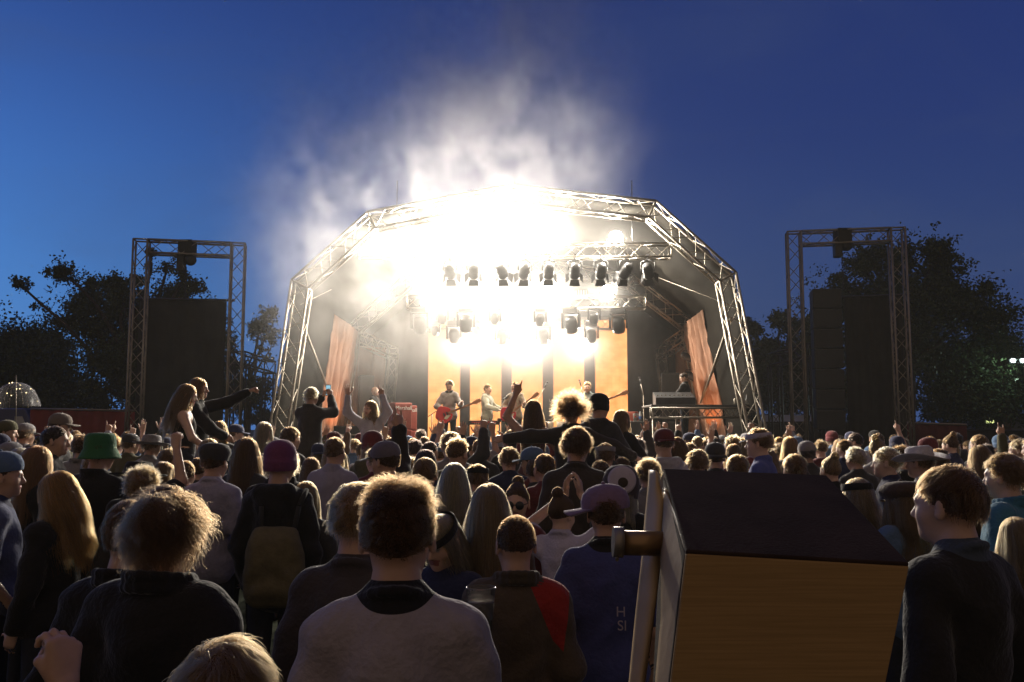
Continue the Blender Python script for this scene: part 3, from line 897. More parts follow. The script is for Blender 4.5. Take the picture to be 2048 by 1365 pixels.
# ------------------------------------------------------------------ lit screen columns at the back
def screen_mat():
    m = bpy.data.materials.new("led_picture"); m.use_nodes = True
    n, l = m.node_tree.nodes, m.node_tree.links; n.clear()
    o = n.new("ShaderNodeOutputMaterial"); e = n.new("ShaderNodeEmission"); tc = n.new("ShaderNodeTexCoord")
    nz = n.new("ShaderNodeTexNoise"); nz.inputs["Scale"].default_value = 2.2; nz.inputs["Detail"].default_value = 2
    mp = n.new("ShaderNodeMapping"); mp.inputs["Scale"].default_value = (1.4, 1, 2.2)
    l.new(tc.outputs["Object"], mp.inputs[0]); l.new(mp.outputs[0], nz.inputs["Vector"])
    br = n.new("ShaderNodeTexBrick"); br.offset = 0; br.inputs["Scale"].default_value = 1.0
    br.inputs["Brick Width"].default_value = .12; br.inputs["Row Height"].default_value = .12; br.inputs["Mortar Size"].default_value = .008
    br.inputs["Color1"].default_value = (1, 1, 1, 1); br.inputs["Color2"].default_value = (.96, .94, .92, 1); br.inputs["Mortar"].default_value = (.88, .84, .8, 1)
    sw = n.new("ShaderNodeMapping"); sw.inputs["Rotation"].default_value = (math.pi / 2, 0, 0)
    l.new(tc.outputs["Object"], sw.inputs[0]); l.new(sw.outputs[0], br.inputs["Vector"])
    cr = n.new("ShaderNodeValToRGB")
    cr.color_ramp.elements[0].position = .35; cr.color_ramp.elements[0].color = (.95, .29, .075, 1)
    cr.color_ramp.elements[1].position = .7; cr.color_ramp.elements[1].color = (1.0, .45, .15, 1)
    l.new(nz.outputs[0], cr.inputs[0])
    mx = n.new("ShaderNodeMix"); mx.data_type = 'RGBA'; mx.blend_type = 'MULTIPLY'; mx.inputs[0].default_value = 1
    l.new(cr.outputs[0], mx.inputs[6]); l.new(br.outputs[0], mx.inputs[7]); l.new(mx.outputs[2], e.inputs[0])
    e.inputs[1].default_value = LED * LK
    l.new(e.outputs[0], o.inputs[0])
    return m
LED = 1.6
M_LED = screen_mat()
YS = 26.5
z0_, z1_ = 1.25, at(0, 640, YS).z
for i, (a, b) in enumerate(((863, 925), (943, 1004), (1023, 1083), (1103, 1163), (1183, 1246))):
    xa, xb = at(a, 0, YS).x, at(b, 0, YS).x
    w = ["leftmost orange lit screen column, behind the guitarist in the open shirt", "second orange lit screen column from left, behind the keyboard player",
         "middle orange lit screen column of the five at the back of the stage", "fourth orange lit screen column, behind the big afro head", "rightmost orange lit screen column, behind the bass player"][i]
    r = empty("led_screen", ((xa + xb) / 2, YS, z0_), 0, w, "screen", "orange screen columns across the back of the stage")
    m = MB(); m.box((0, .06, (z1_ - z0_) / 2), (xb - xa, .1, z1_ - z0_)); m.build("housing", M_BLACK, r)
    m = MB(); h = z1_ - z0_
    m.add([(-(xb - xa) / 2 + .01, 0, .01), ((xb - xa) / 2 - .01, 0, .01), ((xb - xa) / 2 - .01, 0, h - .01), (-(xb - xa) / 2 + .01, 0, h - .01)], [(0, 1, 2, 3)])
    m.build("picture", M_LED, r)

# ------------------------------------------------------------------ lighting trusses and lamps
def light_truss(px0, px1, py, Y, label, w=.3):
    a, b = at(px0, py, Y), at(px1, py, Y); b.z = a.z
    r = empty("lighting_truss", a, 0, label, "truss")
    m = MB(); truss(m, (0, 0, 0), b - a, w, w, r=.022, bay=.3); m.build("frame", M_ALU, r)
    for t in (.12, .5, .88):
        m = MB(); p = (b - a) * t; m.tube(p + Vector((0, 0, w / 2)), p + Vector((0, 0, 1.6)), .012, n=5); m.build("chain", M_BLACK, r)
    return a
YT1, YT2, YT3 = 19.2, 22.0, 24.0
light_truss(718, 1340, 503, YT1, "front lighting truss with the barn-door lamps under it")
light_truss(815, 1290, 606, YT2, "lower lighting truss with flat boxes along its top")
light_truss(850, 1245, 648, YT3, "rear lighting truss in the glare just above the screen columns")

BLOCK = {}
def shared(key, fn):
    if key not in BLOCK: BLOCK[key] = fn()
    return BLOCK[key]

def barn_lamp(px, py, tilt, label):
    """theatre lamp hanging lens away from us with four barn doors"""
    p = at(px, py, YT1)
    r = empty("barn_door_lamp", p, tilt, label, "stage lamp", "barn-door lamps under the front truss")
    Rm = Euler((math.radians(62), 0, 0)).to_matrix()
    def body():
        m = MB(); M4 = Euler((math.radians(62 + 180), 0, 0)).to_matrix()
        m.lathe([(0.0, -.2), (.075, -.2), (.1, -.17), (.115, 0), (.115, .12), (.125, .13), (.125, .17), (.0, .17)], 14, M=M4)
        for k in (-.12, -.07, -.02): m.lathe([(.118, k), (.124, k + .01), (.118, k + .02)], 14, M=M4)
        return m.mesh("body")
    def yoke():
        m = MB()
        m.path([(-.15, 0, 0), (-.15, 0, .2), (0, 0, .25), (.15, 0, .2), (.15, 0, 0)], .014, 5); m.tube((0, 0, .25), (0, 0, .34), .018); m.box((0, 0, .35), (.06, .06, .05))
        return m.mesh("yoke")
    M4 = Euler((math.radians(62 + 180), 0, 0)).to_matrix()
    def door(k):
        def f():
            m = MB(); c, s_ = math.cos(k * math.pi / 2), math.sin(k * math.pi / 2)
            q = [(.09 * -1, .125), (.09, .125), (.12, .27), (-.12, .27)]
            vs = []
            for th in (0, .006):
                for a, b in q:
                    x, y, z = a, .115 + (b - .125) * .55, .175 + (b - .125) * .85 + th
                    vs.append(M4 @ Vector((x * c - y * s_, x * s_ + y * c, z)))
            m.add(vs, [(0, 1, 2, 3), (7, 6, 5, 4), (0, 4, 5, 1), (1, 5, 6, 2), (2, 6, 7, 3), (3, 7, 4, 0)])
            return m.mesh("barn_door")
        return f
    link("body", shared("bl_body", body), M_BLACK, r); link("yoke", shared("bl_yoke", yoke), M_BLACK, r)
    for k in range(4): link("barn_door", shared("bl_door%d" % k, door(k)), M_BLACK, r)
    link("lens", shared("bl_lens", lambda: MB().lathe([(.0, .172), (.1, .172)], 14, M=M4).mesh("lens")), M_KEYLENS, r)
    return p
M_KEYLENS = emit("warm_lens", (1, .8, .55), 12)
M_LENS = emit("white_lens", (1, .93, .80), 90)
bl = [(900, "barn-door lamp leftmost in its row, pale in the glare"), (948, "barn-door lamp second from left in its row"), (1003, "barn-door lamp third from left, washed out by smoke"), (1050, "faintest barn-door lamp in the middle of the row"),
      (1098, "barn-door lamp fifth from left, just right of the faintest one"), (1150, "barn-door lamp sixth from left, dark tall body"), (1202, "dark barn-door lamp under the right white burst"), (1252, "barn-door lamp tilted to the left, second from right"), (1296, "rightmost barn-door lamp near the truss end")]
for i, (x, lab) in enumerate(bl):
    barn_lamp(x, 542, [-.1, .1, -.25, .2, .05, 0, .0, .35, -.3][i], lab)

def spot(name, loc, power, size, target, col=(1, .90, .75), blend=.5, rad=.09):
    d = bpy.data.lights.new(name, 'SPOT'); d.energy = power * LK; d.spot_size = math.radians(size); d.spot_blend = blend
    d.shadow_soft_size = rad; d.color = col
    o = bpy.data.objects.new(name, d); o.location = loc
    o.rotation_euler = (Vector(target) - Vector(loc)).to_track_quat('-Z', 'Y').to_euler()
    COL.objects.link(o); return o

# big floods pointing at the crowd
BEAM = 1350.0
def flood(px, py, Y, power, label, tgt_y=4.0, scale=1.0):
    p = at(px, py, Y)
    tgt = Vector((p.x * 1.3, tgt_y, 1.2)); d = (tgt - p).normalized()
    q = d.to_track_quat('-Y', 'Z').to_matrix()
    r = empty("flood_lamp", p, 0, label, "stage lamp", "white lamps blazing towards the crowd")
    k = scale
    m = MB(); m.lathe([(0, .34 * k), (.1 * k, .34 * k), (.14 * k, .25 * k), (.165 * k, .04 * k), (.17 * k, 0), (.155 * k, 0)], 16, M=q @ Euler((math.radians(-90), 0, 0)).to_matrix()); m.build("body", M_BLACK, r)
    m = MB(); m.lathe([(0, .02 * k), (.155 * k, .02 * k)], 16, M=q @ Euler((math.radians(-90), 0, 0)).to_matrix()); m.build("lens", M_LENS, r)
    m = MB(); m.path([(-.19 * k, .1, 0), (-.19 * k, .1, -.22), (.19 * k, .1, -.22), (.19 * k, .1, 0)], .014, 5); m.tube((0, .1, -.22), (0, .1, -.34), .018); m.build("yoke", M_BLACK, r)
    spot("flood_light", p + d * .06, power, 172, tgt, blend=.25, rad=.12 * k)
FL = [(812, 468, YT1 + .15, 1.0, "white burst at the left end of the front truss"), (906, 462, YT1 + .15, .9, "white burst above the leftmost barn-door lamps"),
      (962, 456, YT1 + .15, 1.0, "white burst left of the arch centre above the front truss"), (1012, 450, YT1 + .15, 1.0, "white burst right under the peak of the arch"),
      (1110, 460, YT1 + .15, 1.0, "white burst above the fifth barn-door lamp"), (1232, 476, YT1 + .15, 1.1, "lone white burst near the right end of the front truss"),
      (866, 588, YT2 + .1, .8, "white burst at the left end of the lower truss"), (968, 580, YT2 + .1, .9, "white burst between the two left flat boxes"),
      (1098, 580, YT2 + .1, .9, "white burst between the two right flat boxes"), (1216, 582, YT2 + .1, .9, "white burst at the right end of the lower truss"),
      (930, 690, YT3, .6, "low white burst above the second screen column"), (1050, 686, YT3, .6, "low white burst above the middle screen column"), (1165, 690, YT3, .6, "low white burst above the fourth screen column")]
for x, y, Y, pw, lab in FL: flood(x, y, Y, BEAM * pw, lab)

# warm key light from the barn-door lamps on to the band
for x, tx, tz in ((948, -1.5, 2.2), (1050, .1, 2.2), (1150, 1.9, 2.2), (1252, 3.6, 2.0), (900, -3.4, 2.2)):
    p = at(x, 542, YT1); spot("key_light", p + Vector((0, .2, -.12)), 170, 60, (tx, 22.2, tz), (1, .72, .45), .6, .08)

def moving_head(px, py, Y, k, label):
    p = at(px, py, Y)
    r = empty("moving_head_lamp", p, random.Random(px).uniform(-.3, .3), label, "stage lamp", "moving-head lamps hanging in the glare")
    def base(): m = MB(); m.box((0, 0, .3), (.3, .24, .12)); m.tube((0, 0, .36), (0, 0, .44), .03); return m.mesh("base")
    def yoke():
        m = MB()
        m.box((0, 0, .225), (.3, .1, .03))
        for s in (-1, 1): m.prism([(s * .15, -.06, -.08), (s * .15, .06, -.08), (s * .15, .075, .24), (s * .15, -.075, .24)], (s * .045, 0, 0))
        return m.mesh("yoke")
    Mh = Euler((math.radians(30), 0, 0)).to_matrix()
    def head(): return MB().lathe([(0, .17), (.09, .165), (.13, .1), (.14, 0), (.135, -.1), (.12, -.16), (.1, -.165)], 16, M=Mh).mesh("head")
    def lens(): return MB().lathe([(.1, -.162), (.07, -.18), (.0, -.185)], 16, M=Mh).mesh("lens")
    for nm, fn, mt in (("base", base, M_BLACK), ("yoke", yoke, M_BLACK), ("head", head, M_BLACK), ("lens", lens, M_GLASS)):
        o = link(nm, shared("mh_" + nm, fn), mt, r); o.scale = (k, k, k)
M_GLASS = mat("lamp_glass", (.35, .36, .38), .1, .3, .1, 10)
MHS = [(840, 650, 1.25, "pale large moving head at the left end of the hanging row"), (884, 636, .85, "small dark moving head just left of the darkest one"), (932, 648, 1.2, "darkest large moving head, left of centre"), (990, 638, .8, "ghostly small moving head left of centre"),
       (1080, 640, .85, "ghostly small moving head right of centre"), (1142, 650, 1.2, "large moving head right of centre"), (1188, 636, .85, "small moving head between two large ones on the right"), (1237, 650, 1.2, "large moving head at the right end of the hanging row"),
       (870, 662, .75, "low small moving head at far left of the lower row"), (909, 672, 1.1, "low large moving head below the darkest one's left side"), (953, 662, .75, "low small moving head right of the darkest one"), (1005, 674, 1.1, "low large moving head left of the middle screen"),
       (1087, 674, 1.1, "low large moving head right of the middle screen"), (1183, 672, 1.0, "low large moving head above the fourth screen's right side")]
for i, (x, y, k, lab) in enumerate(MHS): moving_head(x, y, YT2 if i < 8 else YT3 - .6, k, lab)
for x, lab in ((908, "flat dark box on the lower truss, left one of three"), (1035, "flat box on the lower truss, centre one of three"), (1162, "flat box on the lower truss, right one of three")):
    p = at(x, 588, YT2)
    r = empty("strobe_box", p, 0, lab, "strobe", "flat boxes on the lower truss")
    m = MB(); m.box((0, 0, 0), (.36, .12, .22)); bevel(m.build("body", M_BLACK, r), .012)
    m = MB(); m.path([(-.2, 0, 0), (-.2, 0, -.15), (.2, 0, -.15), (.2, 0, 0)], .012, 5); m.build("bracket", M_BLACK, r)
    m = MB()
    for k in range(5): m.box((-.13 + .065 * k, -.063, 0), (.03, .006, .16))
    m.build("rear_fins", M_ALU, r)
for x, y, a, lab in ((1374, 714, .5, "small black par lamp clamped high on the right rear arch leg"), (1381, 752, .2, "small black par lamp clamped lower on the right rear arch leg")):
    p = at(x, y, YM - .5)
    r = empty("par_lamp", p, a, lab, "stage lamp")
    m = MB(); m.lathe([(0, -.18), (.08, -.16), (.11, -.02), (.11, .16), (.1, .16), (.1, 0), (0, 0)], 14, M=Euler((math.radians(115), 0, math.radians(40))).to_matrix()); m.build("body", M_BLACK, r)
    m = MB(); m.path([(-.13, 0, 0), (-.13, 0, .16), (.13, 0, .16), (.13, 0, 0)], .012, 5); m.build("yoke", M_BLACK, r)

# small amber lamps on the deck washing the side drapes
for x, tx, ty, lab in ((702, 668, 690, "small amber floor lamp lighting the left side drape"), (1388, 1432, 690, "small amber floor lamp lighting the right side drape")):
    p = at(x, 830, 22.0); p.z = 1.32
    r = empty("floor_lamp", p, 0, lab, "stage lamp")
    t = at(tx, ty, 23.6); d = (t - p).normalized(); q = d.to_track_quat('Z', 'Y').to_matrix()
    m = MB(); m.lathe([(0, -.14), (.07, -.13), (.09, .0), (.09, .1), (.08, .1)], 14, M=q); m.build("body", M_BLACK, r)
    m = MB(); m.lathe([(0, .07), (.08, .07)], 14, M=q); m.build("lens", emit("amber_lens", (1, .35, .1), 20), r)
    m = MB(); m.path([(-.11, 0, 0), (-.11, 0, -.12), (.11, 0, -.12), (.11, 0, 0)], .01, 5); m.build("stand", M_BLACK, r)
    spot("amber_wash", p + d * .11, 130, 70, t, (1, .42, .17), .7, .06)
# ------------------------------------------------------------------ speaker towers either side
def goalpost(pxs, Y, label, lean):
    (xl, xr, yt) = pxs
    a, b = at(xl, yt, Y), at(xr, yt, Y); zt = (a.z + b.z) / 2
    r = empty("goalpost_truss", ((a.x + b.x) / 2, Y, 0), 0, label, "truss tower")
    w = (b.x - a.x)
    h = zt
    for s in (-1, 1):
        m = MB(); x = s * (w / 2 - .15); truss(m, (x, 0, .02), (x, 0, h), .29, .29, up=(0, 1, 0), r=.025, bay=.34); m.box((x, 0, .012), (.6, .6, .024)); m.build("leg", M_ALU, r)
    m = MB(); truss(m, (-(w / 2 - .3), 0, h - .145), ((w / 2 - .3), 0, h - .145), .29, .29, r=.025, bay=.34); m.build("beam", M_ALU, r)
    r.rotation_euler.z = lean
    return r, h
YP = 19.3
gl, hl = goalpost((276, 487, 485), YP, "left goalpost truss tower beside the stage", math.radians(12))
gr, hr = goalpost((1577, 1800, 462), YP, "right goalpost truss tower beside the stage", math.radians(-10))
def hoist(px, py, Y, ztop, zbot, label):
    p = at(px, py, Y)
    r = empty("chain_hoist", p, 0, label, "hoist")
    m = MB(); m.box((-.1, 0, 0), (.17, .2, .42)); bevel(m.build("motor", M_BLACK, r), .03)
    m = MB(); m.lathe([(0, -.13), (.1, -.12), (.13, 0), (.1, .12), (0, .13)], 14, M=Euler((math.pi / 2, 0, .2)).to_matrix()); m.build("drum", M_BLACK, r, (.1, 0, .06))
    m = MB()
    m.tube((0, 0, .2), (0, 0, ztop - p.z), .014, n=5); m.tube((.1, 0, .2), (.1, 0, ztop - p.z), .014, n=5)
    k = 0; z = -.1
    while p.z + z > zbot:
        a = k * math.pi / 2; c, s_ = math.cos(a) * .018, math.sin(a) * .018
        m.path([(c, s_, z), (c, s_, z - .07), (-c, -s_, z - .07), (-c, -s_, z), (c, s_, z)], .007, 4); z -= .055; k += 1
    m.build("chain", M_BLACK, r)
    m = MB(); m.box((.02, 0, ztop - p.z - .12), (.3, .34, .3)); m.build("sling", M_BLACKCLOTH, r)
hoist(372, 526, YP, hl - .0, at(0, 596, YP).z, "black chain hoist hanging in the left goalpost tower")
hoist(1684, 497, YP, hr - .0, at(0, 575, YP).z, "dark chain hoist hanging in the right goalpost tower")

def scrim(x0, x1, y0, Y, label, rz):
    a, b = at(x0, y0, Y), at(x1, y0, Y); w = b.x - a.x; h = a.z
    r = empty("speaker_scrim", ((a.x + b.x) / 2, Y, 0), rz, label, "scrim")
    m = MB(); n = 48; vs = []
    for j in range(13):
        for i in range(n + 1):
            s = i / n
            vs.append((-w / 2 + w * s, .02 * math.sin(s * 37 + j * .2) + .025 * math.sin(s * 11 + j * .7), .05 + (h - .1) * j / 12))
    m.add(vs, [(j * (n + 1) + i, j * (n + 1) + i + 1, (j + 1) * (n + 1) + i + 1, (j + 1) * (n + 1) + i) for j in range(12) for i in range(n)], 0, True)
    o = m.build("gauze", M_BLACKCLOTH, r); q = o.modifiers.new("thick", 'SOLIDIFY'); q.thickness = .006
    m = MB(); m.tube((-w / 2 - .05, 0, h - .04), (w / 2 + .18, 0, h - .02), .03, n=8); m.build("top_bar", M_BLACK, r)
    return r
scrim(284, 450, 597, YP + .35, "black scrim hanging inside the left goalpost tower", math.radians(10))
scrim(1690, 1800, 590, YP + .5, "black scrim at the right goalpost tower, right of the speaker column", math.radians(-10))
M_GRILLE = mat("speaker_grille", (.02, .02, .021), .6, .3, .3, 60)
def cabinet(r, w, d, h, z, tilt, name="cabinet"):
    m = MB(); q = Euler((tilt, 0, 0)).to_matrix()
    m.prism([q @ Vector((-w / 2, -d / 2, -h / 2)) + Vector((0, 0, z)), q @ Vector((-w / 2 * .8, d / 2, -h / 2)) + Vector((0, 0, z)), q @ Vector((w / 2 * .8, d / 2, -h / 2)) + Vector((0, 0, z)), q @ Vector((w / 2, -d / 2, -h / 2)) + Vector((0, 0, z))], q @ Vector((0, 0, h)))
    o = bevel(m.build(name, M_BLACK, r), .015)
    m = MB(); m.box(q @ Vector((0, -d / 2 - .012, 0)) + Vector((0, 0, z)), (w * .94, .02, h * .9), rot=q); g_ = m.build("grille", M_GRILLE, o)
for k in range(7):
    ztop = at(0, 578, YP).z; hh = .42
    z = ztop - .25 - k * (hh + .015)
    nm = ["topmost", "second from top", "third from top", "fourth from top", "third from bottom", "second from bottom", "lowest"][k]
    r = empty("line_array_speaker", (at(1648, 600, YP).x, YP, z), math.radians(-4), "black speaker cabinet, %s in the column hung in the right tower" % nm, "speaker", "speaker column in the right tower")
    cabinet(r, .62, .5, hh, 0, math.radians(-1 + k * 1.2))

# dark backstage truss frames, loose truss legs
def frame(px0, px1, py, Y, label, second=None):
    a, b = at(px0, py, Y), at(px1, py, Y + 2.0)
    r = empty("backstage_truss", (a.x, Y, 0), 0, label, "truss")
    o = Vector((a.x, Y, 0))
    b.z = a.z - .1
    m = MB(); truss(m, a - o, b - o, .3, .3, r=.025); m.build("beam", M_BLACK, r)
    for p in (a, b):
        m = MB(); truss(m, Vector((p.x, p.y, .0)) - o, Vector((p.x, p.y, p.z - .16)) - o, .28, .28, up=(0, 1, 0), r=.025); m.build("leg", M_BLACK, r)
frame(478, 540, 716, 21.5, "dark truss frame between the left tower and the stage arch")
frame(1628, 1548, 700, 21.5, "dark truss frame just right of the stage arch")
p = at(1729, 772, 21.0)
r = empty("truss_post", (p.x, 21.0, 0), 0.2, "short upright truss post between the legs of the right tower", "truss")
m = MB(); truss(m, (0, 0, 0), (0, 0, p.z), .29, .29, up=(0, 1, 0), r=.024); m.build("frame", M_ALU, r)
m = MB(); m.box((0, 0, p.z + .01), (.34, .34, .02)); m.build("top_plate", M_ALU, r)

# ------------------------------------------------------------------ fences, van, cabin, floodlight
def board(px0, y0, px1, y1, Y0, Y1, mt, name, label, cat, railm=None):
    a, b = at(px0, y0, Y0), at(px1, y1, Y1)
    r = empty(name, (a.x, a.y, 0), 0, label, cat); o = Vector((a.x, a.y, 0))
    d = Vector((b.x - a.x, b.y - a.y, 0)); L = d.length; d.normalize(); nn = Vector((-d.y, d.x, 0))
    m = MB(); n = 40; vs = []
    for j in range(5):
        for i in range(n + 1):
            t = i / n; h = a.z + (b.z - a.z) * t
            vs.append(d * L * t + nn * (.03 * math.sin(i * 1.3 + j) + .02 * math.sin(i * 3.1)) + Vector((0, 0, .05 + (h - .05) * j / 4)))
    m.add(vs, [(j * (n + 1) + i, j * (n + 1) + i + 1, (j + 1) * (n + 1) + i + 1, (j + 1) * (n + 1) + i) for j in range(4) for i in range(n)], 0, True)
    o2 = m.build("cover", mt, r); q = o2.modifiers.new("thick", 'SOLIDIFY'); q.thickness = .01
    m = MB(); m.tube((0, 0, a.z + .03), d * L + Vector((0, 0, b.z + .03)), .03); m.build("rail", railm or M_ALU, r)
    for k in range(int(L / 2) + 1):
        m = MB(); t = k * 2 / L; m.tube(d * k * 2 + nn * .06, d * k * 2 + nn * .06 + Vector((0, 0, a.z + (b.z - a.z) * t)), .03); m.build("post", M_ALU, r)
M_RED = mat("red_mesh", (.17, .02, .016), .8, 0, .3, 1.5, .4, 5)
M_DARKRED = mat("dark_red_mesh", (.10, .02, .017), .85, 0, .3, 1.5, .4, 5)
M_BLUEWHITE = mat("pale_blue_banner", (.32, .36, .55), .7, 0, .35, 1.3, .3, 4)
board(62, 820, 275, 824, 25, 25, M_RED, "mesh_fence", "red mesh fence behind the crowd on the left", "fence")
board(1700, 845, 1934, 852, 26, 24, M_DARKRED, "mesh_fence", "dark red mesh fence right of the right tower", "fence")
board(1925, 862, 2120, 866, 27, 27, M_BLACKCLOTH, "mesh_fence", "black fence under the cabin at the right edge", "fence", M_BLACK)
board(1500, 848, 1710, 846, 27, 27, M_BLACKCLOTH, "mesh_fence", "black fence below the pale banner right of the stage", "fence", M_BLACK)
p0, p1 = at(1530, 831, 29), at(1686, 831, 29)
r = empty("banner", (p0.x, 29, 0), 0, "pale blue banner on the fence right of the stage", "banner")
m = MB(); m.box(((p1.x - p0.x) / 2, 0, p0.z - .17), (p1.x - p0.x, .02, .36)); m.build("cloth", M_BLUEWHITE, r)
m = MB()
for k in range(4): m.tube(((p1.x - p0.x) * k / 3, .05, 0), ((p1.x - p0.x) * k / 3, .05, p0.z), .025)
m.build("frame", M_ALU, r)
m = MB(); rr = random.Random(4)
for k in range(7):
    x = (p1.x - p0.x) * (.74 + .03 * k); m.tube((x, -.016, p0.z - .24), (x + .06 * rr.uniform(-1, 1.4), -.016, p0.z - .05 - .06 * rr.random()), .018, n=4)
m.build("emblem", mat("banner_white", (.75, .74, .78), .6, 0, .1, 3), r)
# van at the far left
p = at(-10, 818, 27)
r = empty("van", (p.x, 27, 0), 0, "dark navy van parked at the far left behind the umbrella", "van")
M_NAVY = mat("navy_paint", (.03, .04, .13), .35, .2, .1, 2, coat=.4)
m = MB(); m.prism([(-2.2, 0, .45), (-2.2, 0, 2.25), (-1.9, 0, 2.45), (.9, 0, 2.45), (1.35, 0, 1.6), (2.0, 0, 1.35), (2.05, 0, .45)], (0, 1.9, 0)); bevel(m.build("body", M_NAVY, r), .06, 3)
m = MB(); m.prism([(.62, -.012, 1.55), (.62, -.012, 2.2), (.85, -.012, 2.2), (1.15, -.012, 1.55)], (0, .012, 0)); m.build("window", M_GLASS, r)
for x in (-1.4, 1.25):
    m = MB(); m.lathe([(.0, -.12), (.34, -.12), (.37, -.08), (.37, .08), (.34, .12), (0, .12)], 20, M=Euler((math.pi / 2, 0, 0)).to_matrix()); m.build("wheel", mat("tyre", (.02, .02, .02), .8), r, (x, .1, .37))
# cabin with one lit window
p = at(1952, 830, 40)
r = empty("site_cabin", (p.x, 40, 0), 0, "grey site cabin with one small lit window at the right edge", "cabin")
M_CAB = mat("cabin_grey", (.16, .18, .22), .6, 0, .15, 1.5)
m = MB(); m.box((2.0, 1.2, 1.25), (4.0, 2.4, 2.3)); bevel(m.build("wall", M_CAB, r), .03)
m = MB(); m.box((2.0, 1.2, 2.45), (4.3, 2.7, .1)); m.build("roof", M_BLACK, r)
pw = at(1980, 841, 40)
m = MB(); m.box((pw.x - p.x, -.02, pw.z), (.34, .03, .26)); m.build("window", emit("lit_window", (.85, .95, .35), 1.6), r)
# floodlight mast
p = at(2030, 722, 34)
r = empty("floodlight_mast", (p.x + .35, 34, 0), 0, "tall floodlight mast with two glaring white lamps at the right edge", "floodlight")
m = MB(); m.tube((0, 0, 0), (0, 0, p.z), .06, .04, 8); m.tube((-.5, 0, p.z - .1), (.3, 0, p.z - .1), .03); m.build("pole", M_ALU, r)
for x in (-.48, -.1):
    m = MB(); m.box((x, 0, p.z), (.3, .16, .22)); o = m.build("lamp", M_BLACK, r)
    m = MB(); m.ball((x, -.1, p.z), (.1, .03, .07), 10); m.build("lens", emit("cold_lens", (.75, 1, .9), 60), o)
spot("floodlight", p + Vector((0, -.3, 0)), 260, 140, (p.x - 4, 20, 0), (.7, 1, .85), .5, .2)
spot("floodlight", p + Vector((0, .3, 0)), 40, 160, (p.x - 2, 40, 2), (.7, 1, .85), .5, .2)

# ------------------------------------------------------------------ trees
M_LEAF = mat("leaves", (.035, .055, .018), .7, 0, .35, 1.5)
M_BARK = mat("bark", (.06, .045, .032), .9, 0, .3, 5, .6, 12)
def tree(base_px, Y, cl, label, cat, seed, leaf=.17, dens=1.0, trunk_r=.3, dep=2.2, grp=None):
    rg = np.random.default_rng(seed); rr = random.Random(seed)
    k = FPX / Y
    bx_ = at(base_px, 700, Y).x
    root = empty("tree", (bx_, Y, 0), 0, label, cat, grp)
    o = Vector((bx_, Y, 0))
    cen = []
    for x, y, r in cl:
        c = at(x, y, Y) - o; c.y += rr.uniform(-dep, dep); cen.append((c, r / k))
    # trunk and limbs
    twigs = []
    m = MB()
    fork = Vector((rr.uniform(-.4, .4), 0, max(1.8, min(c.z for c, _ in cen) * .8)))
    m.tube((0, 0, 0), fork, trunk_r, trunk_r * .8, 9)
    for c, r in sorted(cen, key=lambda q: q[0].z):
        p = fork + Vector((0, 0, rr.uniform(0, max(.3, (c.z - fork.z) * .35)))); steps = 5
        e = c
        prev = p; rad = trunk_r * .42
        for s in range(1, steps + 1):
            t = s / steps
            q = p.lerp(e, t) + Vector((rr.uniform(-.15, .15), rr.uniform(-.15, .15), .9 * math.sin(math.pi * t) * .35)) * (1 if s < steps else 0)
            m.tube(prev, q, rad, rad * .78, 5, caps=False); rad *= .78; prev = q
            if s >= 3 and rr.random() < .6: twigs.append((q + Vector((rr.uniform(-.3, .3), rr.uniform(-.3, .3), rr.uniform(-.1, .4))), rr.uniform(.2, .4)))
        for s in range(6):
            d = Vector(rg.normal(size=3)).normalized() * r * rr.uniform(.6, 1.05)
            mid = c + d * .5 + Vector((0, 0, .1)); m.tube(c, mid, rad * .7, rad * .45, 4, caps=False); m.tube(mid, c + d, rad * .45, .008, 4, caps=False)
    m.tube(fork, fork + Vector((0, 0, 1.2)), trunk_r * .8, trunk_r * .3, 8)
    m.build("trunk", M_BARK, root)
    # crown: small leaves gathered in sprays through each cluster
    V, F = [], []
    for ci, (c, r) in enumerate(cen + twigs):
        ns = max(8, int(44 * dens * (r / .7) ** 2)) if ci < len(cen) else 3
        d = rg.normal(size=(ns, 3)); d /= np.linalg.norm(d, axis=1, keepdims=True)
        sp = np.array(c) + d * (r * np.abs(rg.normal(size=(ns, 1))) * .72) * np.array([1.1, 1.1, .8])
        for s in sp:
            q = rg.integers(16, 34)
            L = s + rg.normal(size=(q, 3)) * r * .13 + rg.normal(size=(q, 3)) * .08
            u = rg.normal(size=(q, 3)); u /= np.linalg.norm(u, axis=1, keepdims=True)
            w = np.cross(u, rg.normal(size=(q, 3))); w /= np.linalg.norm(w, axis=1, keepdims=True)
            sz = leaf * rg.uniform(.5, 1.1, (q, 1))
            V.append(np.stack([L - u * sz * .5, L + w * sz * .28, L + u * sz * .5, L - w * sz * .28], 1))
    V = np.concatenate(V).reshape(-1, 3)
    F = np.arange(len(V)).reshape(-1, 4)
    me = np_mesh("crown", V, F, np.zeros(len(F)), [M_LEAF]); me.polygons.foreach_set("use_smooth", np.zeros(len(F), bool))
    link("crown", me, None, root)
tree(60, 38, [(-60, 720, 80), (0, 690, 62), (55, 695, 62), (105, 735, 55), (40, 770, 80), (130, 795, 48), (-30, 790, 80), (170, 805, 35), (90, 810, 55)],
     "broad dense round tree at the left edge behind the umbrella", "tree", 1, .19, 3.0)
